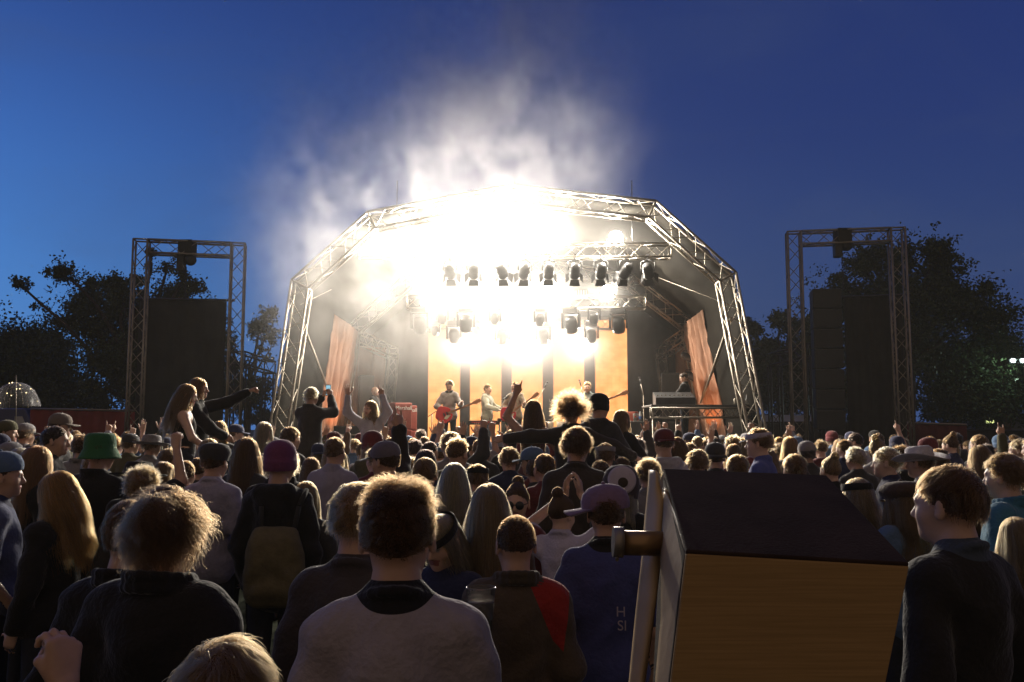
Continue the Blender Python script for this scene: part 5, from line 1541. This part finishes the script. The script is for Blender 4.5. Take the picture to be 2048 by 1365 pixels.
P(1068, 895, 74, 60, 'down', 'crop', 'dark brown', 'tshirt', (.14, .03, .03), hat='cap', hatc='denim', label="person in blue peaked cap and dark red shirt right of centre", q=38)
P(1210, 884, 74, -8, 'down', 'short', 'brown', 'jumper', 'charcoal', hat='band', hatc='grey', label="person with grey headband over brown hair right of the curly-haired man", q=39)
P(1022, 858, 62, 0, 'down', 'crop', 'dark brown', 'tshirt', 'charcoal', label="short-cropped dark head with lit ears directly below the singer", q=40, skin=1)
P(960, 876, 60, 0, 'down', 'crop', 'dark brown', 'tshirt', 'charcoal', label="round dark cropped head below the second screen column", q=41)
P(1430, 886, 74, -5, 'down', 'crop', 'dark brown', 'tshirt', 'charcoal', hat='cap_back', hatc='charcoal', label="man in dark backwards cap below the wing platform", q=42)
P(1520, 856, 80, 62, 'down', 'curly', 'brown', 'tshirt', 'blue', hat='band', hatc='lavender', label="man in profile with pale headband below the right arch leg", q=43, skin=1)
P(1395, 898, 76, 0, 'down', 'curly', 'brown', 'jumper', 'denim', label="curly brown head above the dark sloping box, left side", q=44)
P(1475, 906, 82, 0, 'down', 'short', 'brown', 'tshirt', 'white', label="brown head with white collar just above the dark sloping box", q=45)
P(1590, 905, 84, 10, 'thumbs', 'short', 'brown', 'jumper', 'charcoal', label="person raising a big thumb behind the dark sloping box", q=46, skin=2)
P(1712, 893, 66, 15, 'down', 'curly', 'blonde', 'jumper', 'charcoal', label="bleached curly head left of the grinning blond man", q=47)
P(1775, 893, 82, 62, 'down', 'curly', 'blonde', 'jumper', 'navy', label="grinning blond man in profile facing left", q=48, skin=3)
P(1662, 913, 72, 20, 'down', 'bun', 'light brown', 'jumper', 'black', label="light-brown braided hair right of the raised thumb", fem=True, q=49)
P(1842, 893, 84, 40, 'down', 'short', 'brown', 'jumper', 'pale grey', hat='cowboy', hatc=(.45, .42, .44), label="person in pale cowboy hat and grey top on the right", q=50)
P(1716, 952, 104, 10, 'down', 'wavy', 'light brown', 'jumper', 'charcoal', hat='band', hatc='black', label="long wavy light-brown hair beside the dark sloping box", fem=True, q=51)
P(1806, 960, 108, 14, 'down', 'wavy', 'brown', 'jacket', 'denim', hat='baker', hatc=(.07, .045, .035), label="woman in dark brown baker-boy cap and blue denim jacket", fem=True, q=52)
T_ = P(1902, 924, 176, 28, 'pocket', 'short', 'dark brown', 'jumper', (.022, .02, .02), coll=(.05, .065, .09), label="large man in dark ribbed jumper turning left at lower right", q=53, head=(12, 0), skin=1)
P(2012, 905, 122, 40, 'down', 'curly', 'brown', 'jacket', (.05, .17, .27), label="curly-haired man in teal jacket facing left at the right edge", q=54, skin=3)
P(2032, 1028, 110, 5, 'down', 'long', 'light brown', 'jumper', 'charcoal', label="top of a light-brown head at the right edge below the teal jacket", fem=True, q=55)
P(1878, 895, 70, 10, 'down', 'short', 'dark brown', 'jumper', 'charcoal', label="dark head just above the large man in ribbed jumper", q=56)
P(1960, 888, 66, 30, 'down', 'wavy', 'brown', 'jumper', 'brown', label="brown wavy-haired person left of the curly teal-jacket man", fem=True, q=57)
P(-200, 955, 270, -18, 'hold', 'short', 'brown', 'tshirt', (.24, .2, .13), label="person in light olive top cut off at bottom left, hand at chest", q=58, lv=0)
P(612, 958, 96, 5, 'down', 'bob', 'light brown', 'jumper', 'charcoal', label="light-brown head behind the plum beanie's right shoulder", fem=True, q=59)
P(955, 925, 82, 0, 'down', 'short', 'brown', 'jumper', 'brown', hat='band', hatc='black', label="brown hair with thin dark band right of the straight blonde hair", q=60)
P(1090, 905, 82, 25, 'down', 'crop', 'dark brown', 'jumper', 'burgundy', label="cropped head in burgundy top left of the broad curly-haired man", q=61)

# --- people lifted above the crowd
def bearer(x, d, label, q):
    P(x, 862 + q, FPX * .25 * .9 / d, 0, 'down', 'crop', 'dark brown', 'jumper', 'charcoal', s=.9, d=d, label=label, q=q)
U1 = P(372, 766, 58, -70, 'sit', 'long', 'brown', 'tank', 'black', label="long-haired girl in black vest sitting high on shoulders at left", fem=True, up=True, q=62, skin=3, head=(0, -10))
U2 = P(395, 754, 54, -85, 'sit_point', 'bob', 'brown', 'jacket', 'black', label="person in black jacket high on shoulders stretching an arm to the right", up=True, q=63)
bearer(372, 7.2, "dark head directly under the long-haired girl, bearing her", 1)
bearer(398, 7.9, "dark head under the high-sitting person with outstretched arm", 2)
U3 = P(622, 774, 46, -18, 'phone', 'curly', 'blonde', 'jacket', (.04, .035, .032), label="person with curly fair hair in dark coat raised above the crowd filming with a phone", up=True, q=64)
U4 = P(742, 800, 42, 170, 'both', 'long', 'brown', 'jumper', 'pale grey', label="woman in pale top facing us with both arms raised near the left amps", up=True, q=65, fem=True, head=(-25, 0), skin=1)
U5 = P(1066, 798, 58, -10, 'sit_up', 'long', 'dark brown', 'tank', (.12, .05, .05), label="woman with bare back and one arm pointing up below the singer", up=True, q=66, fem=True, skin=2)
U6 = P(1142, 800, 62, -5, 'arms_out', 'afro', 'dark brown', 'jacket', (.04, .034, .03), label="person with huge glowing afro and arms spread, high above the crowd", up=True, q=67)
U7 = P(1197, 789, 60, -25, 'sit', 'crop', 'dark brown', 'hoodie', 'charcoal', hat='beanie', hatc='black', label="person in dark beanie sitting high beside the afro head", up=True, q=68, head=(-25, 0))
U8 = P(1242, 818, 54, -40, 'sit', 'bob', 'brown', 'jumper', 'black', label="brown bob-haired person raised above the crowd right of the beanie", up=True, q=69, fem=True)
bearer(1070, 7.6, "dark head bearing the bare-backed woman on shoulders", 3)
bearer(1146, 6.9, "dark head under the huge afro", 4)
bearer(1200, 7.3, "dark head bearing the person in dark beanie", 5)
bearer(1244, 8.1, "dark head bearing the raised bob-haired person", 6)

# --- the band
B1 = P(899, 766, 28, 172, 'guitar', 'curly', 'dark brown', 'jacket', (.25, .23, .22), s=1.0, d=21.0, coll='black', label="guitarist in open grey shirt playing a red guitar", lv=1, q=70, head=(0, -22), up=True)
B2 = P(974, 769, 27, 250, 'keys', 'crop', 'brown', 'jacket', (.34, .33, .26), s=.98, d=22.2, label="keyboard player in pale green jacket standing in profile", lv=1, q=71, up=True)
B3 = P(1030, 769, 27, 160, 'guitar', 'buzz', 'dark brown', 'jumper', (.3, .25, .2), s=.98, d=21.0, label="cropped-haired singer with bright red guitar at centre stage", lv=1, q=72, up=True, skin=1)
B4 = P(1175, 760, 27, 175, 'guitar', 'quiff', 'dark brown', 'jacket', (.1, .12, .12), s=1.0, d=22.0, label="bass player behind the beanie head, in front of the fourth screen", lv=1, q=73, up=True)
B5 = P(749, 788, 26, 250, 'down', 'bald', 'brown', 'tshirt', 'black', s=.95, d=22.3, label="bald stagehand in profile beside the tall left speaker", lv=1, q=74, up=True)
B6 = P(1369, 777, 26, 60, 'keys', 'crop', 'black', 'jumper', 'black', s=.95, d=20.6, label="technician with reddish face bent behind the mixing desk", lv=1, q=75, up=True, head=(20, -20))
for b in (B1, B2, B3, B4, B5, B6): b.location.z = DZ
for b, k in ((B6, .25),): b.location.z = DZ + k

# extra pieces on individuals
next(c for c in E_.children if c.name.startswith('coat')).data.materials[0] = M_REDSHOULDER
for i, (tx, z, x) in enumerate((("H", 1.225, .06), ("SI", 1.165, .065))):
    c = text_mesh(tx, .062, .002)
    link("back_lettering", c, mat("print_lilac", (.4, .35, .45), .7, 0, .1, 30), J_, (x, -.15, z), (math.pi / 2, 0, 0))
def thing_at(name, loc, label, cat, rz=0, rot=None):
    r = empty(name, loc, rz, label, cat)
    if rot: r.rotation_euler = rot
    return r
# plastic cup beside the cropped man
p = at(962, 1196, 2.35)
r = thing_at("plastic_cup", p, "clear plastic beer cup just left of the red-shouldered coat", "cup")
m = MB(); m.lathe([(.0, -.1), (.026, -.1), (.036, .0), (.0385, .022), (.04, .025), (.038, .028), (.034, .0), (.0245, -.095), (0, -.095)], 24)
M_PLASTIC = bpy.data.materials.new("clear_plastic"); M_PLASTIC.use_nodes = True
b_ = M_PLASTIC.node_tree.nodes["Principled BSDF"]; b_.inputs["Transmission Weight"].default_value = .9; b_.inputs["Roughness"].default_value = .12; b_.inputs["IOR"].default_value = 1.15; b_.inputs["Base Color"].default_value = (.9, .88, .85, 1)
m.build("body", M_PLASTIC, r)
m = MB(); m.lathe([(.0, -.09), (.027, -.09), (.034, -.01), (0, -.01)], 20); m.build("drink", mat("ale", (.25, .12, .03), .2), r)
# khaki rucksack on the beanie man's back
r = thing_at("rucksack", (G_.location.x + .05, G_.location.y - .25, 1.08), "khaki rucksack on the back of the black hooded coat", "rucksack")
V, F, _lb = sdf_mesh([rc((-.09, 0, -.16), (.09, 0, -.16), .07, .07, .04), rc((-.09, 0, -.06), (.09, 0, -.06), .075, .075, .09), rc((-.088, 0, .04), (.088, 0, .04), .074, .074, .09), rc((-.075, 0, .13), (.075, 0, .13), .065, .065, .09), rc((-.06, -.06, -.12), (.06, -.06, -.12), .045, .045, .03), rc((-.1, .02, .19), (.1, .02, .19), .03, .03, .04)], .014, .014, (), .004, 3)
link("bag", np_mesh("bag", V, F, np.zeros(len(F)), [mat("khaki_canvas", (.12, .1, .05), .9, 0, .2, 18, .3, 60)]), None, r)
for k in (-1, 1):
    m = MB(); m.path([(k * .09, .05, .17), (k * .11, .1, .33), (k * .13, .2, .42)], .016, 6); m.build("strap", M_BLACKCLOTH, r)
# clear umbrella
p = at(42, 755, 15.5)
UM = P(60, 866, 30, -15, 'fist', 'short', 'dark brown', 'jumper', 'charcoal', d=15.2, s=.95, label="person below the umbrella holding its handle up", q=76)
r = thing_at("umbrella", (p.x + .02, 15.4, p.z - .95), "clear dome umbrella with fairy lights above the crowd at left", "umbrella", rot=(0, math.radians(-3), 0))
M_CLEAR = bpy.data.materials.new("clear_sheet"); M_CLEAR.use_nodes = True
n_, l_ = M_CLEAR.node_tree.nodes, M_CLEAR.node_tree.links
tr = n_.new("ShaderNodeBsdfTransparent"); mxs = n_.new("ShaderNodeMixShader"); bb = n_["Principled BSDF"]
bb.inputs["Base Color"].default_value = (.55, .55, .6, 1); bb.inputs["Roughness"].default_value = .25
lw = n_.new("ShaderNodeLayerWeight"); lw.inputs[0].default_value = .35
mr = n_.new("ShaderNodeMapRange"); mr.inputs[3].default_value = .04; mr.inputs[4].default_value = .4; l_.new(lw.outputs[1], mr.inputs[0])
l_.new(mr.outputs[0], mxs.inputs[0]); l_.new(tr.outputs[0], mxs.inputs[1]); l_.new(bb.outputs[0], mxs.inputs[2]); l_.new(mxs.outputs[0], n_["Material Output"].inputs[0])
m = MB(); prof = [(.005, .86), (.1, .845), (.2, .80), (.28, .72), (.34, .6), (.375, .5), (.385, .42)]
m.lathe(prof, 24); m.build("canopy", M_CLEAR, r)
for k in range(8):
    m = MB(); a = k * math.pi / 4; m.path([Vector((q[0] * math.cos(a), q[0] * math.sin(a), q[1] - .004)) for q in prof], .004, 4); m.build("rib", M_ALU, r)
m = MB(); m.tube((0, 0, 0), (0, 0, .98), .008, n=6); m.path([(0, 0, 0), (.03, 0, -.05), (.07, 0, -.05), (.085, 0, 0)], .01, 6); m.build("shaft", M_ALU, r)
M_FAIRY = emit("fairy_glow", (1, .75, .35), 6); rr = random.Random(3)
for k in range(15):
    a = rr.uniform(0, 6.28); t = rr.uniform(.3, 5.8); i = int(t); f = t - i
    rd = prof[i][0] + (prof[i + 1][0] - prof[i][0]) * f; z = prof[i][1] + (prof[i + 1][1] - prof[i][1]) * f
    m = MB(); m.ball((rd * .96 * math.cos(a), rd * .96 * math.sin(a), z), .0085, 6); m.build("fairy_light", M_FAIRY, r)
# phones
def phone(loc, label, rot, lit=True):
    r = thing_at("phone", loc, label, "phone", rot=rot)
    m = MB(); m.box((0, 0, 0), (.075, .009, .15)); bevel(m.build("case", M_BLACK, r), .004)
    m = MB(); m.box((0, -.0055, 0), (.066, .002, .13)); m.build("screen", emit("phone_glow", (.35, .65, .8), .9 if lit else .05), r)
u = U3.matrix_basis @ Vector((.04, .4, 1.76)); phone(u, "lit phone held up by the fair curly-haired person", (0, 0, -.3))

# ------------------------------------------------------------------ the rest of the crowd
rg = random.Random(77)
ZONES = [(120, "below the umbrella"), (270, "left of the left tower"), (480, "below the left tower"), (600, "by the left arch foot"), (740, "below the left drape"), (860, "below the red amplifiers"), (940, "below the leftmost screen"),
         (1020, "below the second screen"), (1100, "below the middle screen"), (1180, "below the fourth screen"), (1260, "below the rightmost screen"), (1330, "below the cup and bottle"), (1440, "below the wing platform"), (1560, "by the right arch foot"),
         (1690, "at the right tower's left leg"), (1830, "at the right tower's right leg"), (1940, "below the red fence end"), (9999, "below the site cabin")]
STY = {'short': "short-haired", 'crop': "cropped", 'fuzzy': "fuzzy-haired", 'quiff': "quiffed", 'curly': "curly-haired", 'long': "long-haired", 'wavy': "wavy-haired", 'bob': "bob-haired", 'bun': "bun-haired", 'pony': "ponytailed", 'shaggy': "shaggy"}
UPW = {'point': "finger pointing up", 'horns': "horned fingers up", 'open': "open palm up", 'fist': "fist up", 'both': "both arms raised", 'clap': "clapping overhead", 'phone': "hands held up"}
RAISE = [(828, 850, 10, 'point'), (872, 852, 10.5, 'horns'), (905, 856, 9.5, 'open'), (925, 858, 10, 'fist'), (958, 856, 9.5, 'point'), (1010, 858, 10, 'open'), (1420, 868, 11, 'open'), (1600, 862, 11, 'point'), (205, 822, 11, 'point'), (232, 815, 12, 'both'), (262, 830, 12.5, 'point'), (300, 828, 11, 'open'), (445, 822, 12, 'fist'), (560, 835, 13, 'open'), (640, 838, 12.5, 'open'), (690, 845, 13, 'point'), (790, 842, 12, 'open'), (768, 850, 11, 'horns'), (806, 842, 12, 'horns'),
         (860, 840, 13, 'open'), (915, 848, 12, 'both'), (935, 850, 11, 'clap'), (948, 845, 12, 'open'), (985, 825, 10.5, 'point'), (995, 850, 12, 'both'), (1275, 850, 11, 'both'), (1290, 855, 12, 'clap'), (1395, 862, 13, 'both'), (1412, 862, 14, 'open'), (1445, 862, 14, 'point'),
         (1462, 862, 13, 'open'), (1522, 850, 12, 'fist'), (1628, 838, 13, 'point'), (1832, 868, 12, 'point'), (2034, 845, 10, 'phone'), (2018, 862, 10, 'horns'), (1590, 862, 14, 'point'), (880, 850, 14, 'horns'), (1030, 850, 14, 'open'), (720, 846, 14.5, 'both'), (1305, 858, 14, 'open'), (1240, 858, 14, 'fist'), (1110, 852, 14, 'point'), (1195, 856, 14, 'horns'), (600, 848, 14, 'fist'), (530, 848, 14.5, 'open'), (1350, 866, 14, 'fist'), (350, 850, 13, 'open')]
GEN = []
def gen(px, d, pose='down', sc=None):
    sc = sc or rg.gauss(.965, .035); sc = min(max(sc, .88), 1.035)
    fem = rg.random() < .42
    hs = rg.choice(['long', 'wavy', 'bob', 'long', 'pony', 'bun', 'short'] if fem else ['short', 'crop', 'crop', 'fuzzy', 'quiff', 'curly', 'short', 'shaggy'])
    hc = rg.choice(['dark brown', 'dark brown', 'brown', 'brown', 'light brown', 'blonde', 'black', 'ginger'] if fem else ['dark brown', 'dark brown', 'black', 'brown', 'brown', 'light brown'])
    tp = rg.choice(['tshirt', 'jumper', 'jacket', 'hoodie', 'jumper'])
    tc = rg.choice(['black', 'charcoal', 'navy', 'grey', 'olive', 'burgundy', 'denim', 'charcoal', 'black', 'pale grey', 'brown'])
    hat = rg.choice([None] * 9 + ['cap', 'cap_back', 'beanie']); hatc = rg.choice(['charcoal', 'grey', 'navy', 'burgundy', 'denim']) if hat else None
    if hat and hs in ('fuzzy', 'quiff', 'curly', 'bun', 'pony', 'shaggy'): hs = 'crop'
    ztop = 1.79 * sc; X = (px - 1024) / FPX * d
    py = HOR + (CAM_Z - ztop) * FPX / d; h = FPX * .25 * sc / d
    yaw = math.degrees(math.atan2(X, 26 - d)) + rg.gauss(0, 16)
    hd = rg.choice([(0, 0), (0, -8), (18, 4), (-18, 2), (35, 0), (-35, 0), (6, 8)])
    GEN.append(dict(x=px, y=py, h=h, yaw=yaw, pose=pose, hair=hs, hc=hc, top=tp, tc=tc, hat=hat, hatc=hatc, head=hd, fem=fem, s=sc, d=d, q=len(GEN) + 80, skin=rg.randrange(4)))
    PLACED.append((X, d)); return True
for x, y, d, ps in RAISE:
    off = {'both': 0, 'clap': 0, 'phone': 0}.get(ps, .25)
    gen(x - off * FPX / d, d, ps, rg.uniform(.93, 1.0))
N_MAX = 300 - len([o for o in bpy.data.objects if o.get("category") == "person"])
d = 4.7
row = []
while d < 17.2:
    sp = .54 + .017 * d
    n = int(1.26 * d / sp); ph = rg.random()
    for i in range(n + 1): row.append(((i + ph - n / 2) * sp + rg.gauss(0, .1), d + rg.gauss(0, .14)))
    d *= 1.07
rg.shuffle(row)
row.sort(key=lambda q: -1 if q[1] > 11 else 1)
for X, d in row:
    if len(GEN) >= N_MAX: break
    px = 1024 + X / d * FPX
    if not -60 < px < 2110: continue
    if any((X - a) ** 2 + (d - b) ** 2 < (.38 if d < 8 else .42) ** 2 for a, b in PLACED): continue
    sc = min(max(rg.gauss(.965, .035), .88), 1.035)
    h = FPX * .25 * sc / d; py = HOR + (CAM_Z - 1.79 * sc) * FPX / d
    bad = False
    for hx, hy, hh, hd in HEADS:
        if hd > d + .1 and abs(px - hx) < .33 * (h + hh) and py < hy + .6 * hh: bad = True; break
    if bad: continue
    if 1290 < px < 1830 and d < 5: continue
    if 330 < px < 720 and d < 5.6: continue
    gen(px, d, 'down', sc)
def words_for(g):
    if g['hat']: a = {'cap': "person in %s peaked cap", 'cap_back': "person in %s backwards cap", 'beanie': "person in %s beanie"}[g['hat']] % g['hatc']
    else: a = "%s %s person" % (STY[g['hair']], g['hc'])
    tops = {'tshirt': 'T-shirt', 'jumper': 'jumper', 'jacket': 'jacket', 'hoodie': 'hoodie'}[g['top']]
    rowt = "far" if g['d'] > 13.5 else "mid-far" if g['d'] > 10 else "middle" if g['d'] > 7 else "nearer"
    zone = next(z for lim, z in ZONES if g['x'] < lim)
    if g['pose'] in UPW: return "%s %s, %s row, %s" % (a, UPW[g['pose']], rowt, zone), (zone, rowt)
    return "%s, %s %s, %s row, %s" % (a, g['tc'], tops, rowt, zone), (zone, rowt)
seen = {}
for g in GEN:
    w, _ = words_for(g); seen.setdefault(w, []).append(g)
for w, gs in seen.items():
    gs.sort(key=lambda g: g['x'])
    for i, g in enumerate(gs):
        g['label'] = w if len(gs) == 1 else ["left-hand ", "right-hand "][i] + w if len(gs) == 2 else ["leftmost ", "middle ", "rightmost "][min(i, 2)] + w
for g in GEN:
    g.pop('sc', None)
    person(group="people in the crowd watching the stage", **g)

# ------------------------------------------------------------------ the box in the right foreground
r = empty("equipment_box", at(1580, 1130, 1.75), 0, "box with dark sloping lid, brown back and cream side flaps, bottom right", "equipment box")
o = r.location.copy()
Q = lambda x, y, Y: at(x, y, Y) - o
FLc, FRc, BRc, BLc = Q(1370, 1106, 1.55), Q(1813, 1131, 1.55), Q(1652, 958, 2.0), Q(1326, 945, 2.0)
_n = (FRc - FLc).cross(BLc - FLc)                         # keep the lid flat
_ray = BRc + o - Vector((0, 0, CAM_Z)); _t = (FLc + o - Vector((0, 0, CAM_Z))).dot(_n) / _ray.dot(_n)
BRc = Vector((0, 0, CAM_Z)) + _ray * _t - o
fl, fr, br_, bl_ = Q(1325, 1480, 1.5), Q(1742, 1480, 1.5), Q(1690, 1480, 2.0), Q(1300, 1480, 2.0)
M_PANEL = mat("brown_panel", (.32, .2, .08), .8, 0, .13, 3, spec=.15)
nn, ll = M_PANEL.node_tree.nodes, M_PANEL.node_tree.links
mpn = nn.new("ShaderNodeMapping"); mpn.inputs["Scale"].default_value = (2, 2, 90)
nzn = next(x for x in nn if x.type == 'TEX_NOISE'); tcn = next(x for x in nn if x.type == 'TEX_COORD')
ll.new(tcn.outputs["Object"], mpn.inputs[0]); ll.new(mpn.outputs[0], nzn.inputs["Vector"])
M_LID = mat("lid_black", (.042, .026, .02), .9, 0, .25, 8, .15, 160, spec=.1)
e_ = Vector((0, .006, 0))
m = MB(); m.hexa([fl + e_, fr + e_, br_, bl_, FLc + e_ - Vector((0, 0, .004)), FRc + e_ - Vector((0, 0, .004)), BRc - Vector((0, 0, .012)), BLc - Vector((0, 0, .012))]); bevel(m.build("shell", M_LID, r), .004)
def slab(p, n, t, name, mt):
    m = MB(); m.prism(p, n * t); return bevel(m.build(name, mt, r), .003)
slab([fl, fr, FRc, FLc], Vector((0, -1, 0)), .012, "back_panel", M_PANEL)
nl_ = (FRc - FLc).cross(BLc - FLc).normalized()
slab([FLc + (FLc - BLc) * .02, FRc + (FRc - BRc) * .02, BRc, BLc], nl_ if nl_.z > 0 else -nl_, .009, "lid", M_LID)
M_FLAP = mat("cream_sheet", (.5, .36, .2), .5, 0, .12, 6, .25, 12)
def flap(L, R, bulge, name):
    m = MB(); nu = 9; ns = 7; vs = []; rows = []
    for (a, b) in ((L[i], R[i]) for i in range(len(L))): rows.append((a, b))
    fine = []
    for (a0, b0), (a1, b1) in zip(rows[:-1], rows[1:]):
        for k in range(ns): fine.append((a0.lerp(a1, k / ns), b0.lerp(b1, k / ns)))
    fine.append(rows[-1])
    for j, (a, b) in enumerate(fine):
        for i in range(nu):
            s = i / (nu - 1); p = a.lerp(b, s)
            p = p + Vector((-.004, -1, .1)) * (bulge * math.sin(math.pi * s) + .004 * math.sin(j * .5 + 3 * s))
            vs.append(p)
    m.add(vs, [(j * nu + i, j * nu + i + 1, (j + 1) * nu + i + 1, (j + 1) * nu + i) for j in range(len(fine) - 1) for i in range(nu - 1)], 0, True)
    f = m.build(name, M_FLAP, r); q = f.modifiers.new("thick", 'SOLIDIFY'); q.thickness = .004; return f
flap([Q(1297, 940, 1.99), Q(1292, 1010, 1.96), Q(1284, 1100, 1.92), Q(1274, 1200, 1.88), Q(1253, 1400, 1.84)], [Q(1316, 946, 1.94), Q(1327, 1000, 1.92), Q(1326, 1100, 1.88), Q(1313, 1200, 1.84), Q(1287, 1400, 1.8)], .022, "side_flap")
flap([Q(1326, 985, 1.94), Q(1326, 1030, 1.88), Q(1320, 1120, 1.8), Q(1322, 1240, 1.7), Q(1306, 1400, 1.62)], [Q(1330, 980, 1.9), Q(1348, 1025, 1.76), Q(1376, 1106, 1.545), Q(1362, 1240, 1.53), Q(1340, 1400, 1.52)], .02, "side_flap")
m = MB(); a, b = Q(1246, 1086, 1.84), Q(1330, 1088, 1.84); m.tube(a, b, .025, n=20); m.build("clamp_tube", mat("brass_tube", (.32, .2, .09), .35, .6, .15, 10), r)
m = MB(); a, b = Q(1226, 1084, 1.84), Q(1246, 1085, 1.84); m.tube(a, b, .031, n=20); m.tube(Q(1234, 1112, 1.84), Q(1234, 1120, 1.82), .004, n=6); m.build("clamp_collar", M_ALU, r)

SMOKE = .19
HAZE = .0006
BLOBS = [((-.8, 21.0, 5.2), (4.2, 4.0, 2.3), .7), ((-3.0, 19.4, 4.7), (2.8, 3.4, 3.4), 1.9), ((-.1, 23.8, 4.4), (4.0, 2.6, 1.8), 1.4),
         ((-1.2, 16.9, 7.7), (4.6, 2.2, 3.8), 1.9), ((.1, 16.7, 9.2), (3.3, 2.2, 4.6), 3.6), ((-3.1, 16.9, 6.8), (3.4, 2.1, 3.8), 2.7), ((-3.9, 17.3, 4.8), (2.4, 2.0, 3.2), 1.6)]
RIG = [((.2, 19.3, 5.85), (4.6, 1.7, 1.4), .26), ((.1, 22.2, 4.9), (4.3, 1.8, 1.5), 1.1), ((.1, 24.6, 4.1), (4.4, 1.8, 1.8), 2.2), ((0, 23.5, 3.4), (6.2, 4.0, 2.8), .22)]
# ------------------------------------------------------------------ smoke around and above the stage
sm_o = bpy.data.objects.new("smoke", MB().box((0, 21, 6), (1, 1, 1)).mesh("smoke"))
COL.objects.link(sm_o); tag(sm_o, "white stage smoke billowing round the lamps and up over the roof", kind="stuff")
M_SMOKE = bpy.data.materials.new("smoke"); M_SMOKE.use_nodes = True
n_, l_ = M_SMOKE.node_tree.nodes, M_SMOKE.node_tree.links; n_.clear()
so_ = n_.new("ShaderNodeOutputMaterial"); pv = n_.new("ShaderNodeVolumePrincipled")
pv.inputs["Color"].default_value = (.93, .92, .91, 1); pv.inputs["Density"].default_value = SMOKE; pv.inputs["Anisotropy"].default_value = .25
l_.new(pv.outputs[0], so_.inputs["Volume"])
M_SMOKE.cycles.volume_sampling = 'EQUIANGULAR'
G = bpy.data.node_groups.new("smoke_field", 'GeometryNodeTree')
G.interface.new_socket("Geometry", in_out='INPUT', socket_type='NodeSocketGeometry'); G.interface.new_socket("Geometry", in_out='OUTPUT', socket_type='NodeSocketGeometry')
gn, gk = G.nodes, G.links
go = gn.new("NodeGroupOutput"); vc = gn.new("GeometryNodeVolumeCube"); sm_ = gn.new("GeometryNodeSetMaterial"); sm_.inputs["Material"].default_value = M_SMOKE
pos = gn.new("GeometryNodeInputPosition")
def mth(op, a, b=None, c=None):
    n = gn.new("ShaderNodeMath"); n.operation = op
    for i, v in enumerate((a, b, c)):
        if v is None: continue
        if isinstance(v, (int, float)): n.inputs[i].default_value = v
        else: gk.new(v, n.inputs[i])
    return n.outputs[0]
def vm(op, a, b):
    n = gn.new("ShaderNodeVectorMath"); n.operation = op
    for i, v in enumerate((a, b)):
        if isinstance(v, tuple): n.inputs[i].default_value = v
        else: gk.new(v, n.inputs[i])
    return n
def noise(scale, detail, off, dist=0., rough=.55):
    n = gn.new("ShaderNodeTexNoise"); n.inputs["Scale"].default_value = 1.0; n.inputs["Detail"].default_value = detail; n.inputs["Distortion"].default_value = dist; n.inputs["Roughness"].default_value = rough
    v = vm('MULTIPLY', vm('ADD', pos.outputs[0], off).outputs[0], scale); gk.new(v.outputs[0], n.inputs["Vector"])
    return n.outputs[0]
def blob(c, r, p=1.0):
    """soft falloff: 1 at the centre, 0 at the ellipsoid's edge"""
    v = vm('DIVIDE', vm('SUBTRACT', pos.outputs[0], c).outputs[0], r)
    ln = vm('LENGTH', v.outputs[0], (0, 0, 0)); 
    t = mth('MAXIMUM', mth('SUBTRACT', 1.0, ln.outputs["Value"]), 0.0)
    return mth('MULTIPLY', mth('MULTIPLY', t, t), p) if p != 1.0 else mth('MULTIPLY', t, t)
nA = noise((.5, .5, .42), 6, (5.6, 3, 4.4), 1.2, .62)
nB = noise((1.5, 1.5, 1.3), 5, (7.7, 2, 0), 1.5, .62)
cl = mth('MULTIPLY', mth('MAXIMUM', mth('SUBTRACT', mth('ADD', mth('MULTIPLY', nA, .6), mth('MULTIPLY', nB, .4)), .42), 0.0), 6.0)
cl = mth('MINIMUM', cl, .9)
field = None
for c, r_, p_ in BLOBS:
    b = blob(c, r_, p_); field = b if field is None else mth('ADD', field, b)
dens = mth('MULTIPLY', field, mth('ADD', mth('MULTIPLY', cl, mth('ADD', mth('MULTIPLY', cl, .35), .45)), .02))
for c, r_, p_ in RIG: dens = mth('ADD', dens, blob(c, r_, p_))
gk.new(dens, vc.inputs["Density"])
vc.inputs["Min"].default_value = (-7.5, 14.4, 1.3); vc.inputs["Max"].default_value = (6.0, 26.6, 13.2)
for a, v in (("Resolution X", 112), ("Resolution Y", 76), ("Resolution Z", 100)): vc.inputs[a].default_value = v
gk.new(vc.outputs[0], sm_.inputs[0]); gk.new(sm_.outputs[0], go.inputs[0])
md = sm_o.modifiers.new("smoke_field", 'NODES'); md.node_group = G

# ------------------------------------------------------------------ thin haze over the whole field
hz = MB().box((0, 30, 9.6), (96, 76, 21.2)).build("haze", None or [bpy.data.materials.new("haze")])
hz["kind"] = "stuff"
M_HAZE = hz.data.materials[0]; M_HAZE.use_nodes = True
n_, l_ = M_HAZE.node_tree.nodes, M_HAZE.node_tree.links; n_.clear()
ho = n_.new("ShaderNodeOutputMaterial"); hv = n_.new("ShaderNodeVolumePrincipled")
hv.inputs["Color"].default_value = (.95, .93, .90, 1); hv.inputs["Density"].default_value = HAZE; hv.inputs["Anisotropy"].default_value = .35
l_.new(hv.outputs[0], ho.inputs["Volume"])
M_HAZE.cycles.volume_sampling = 'EQUIANGULAR'
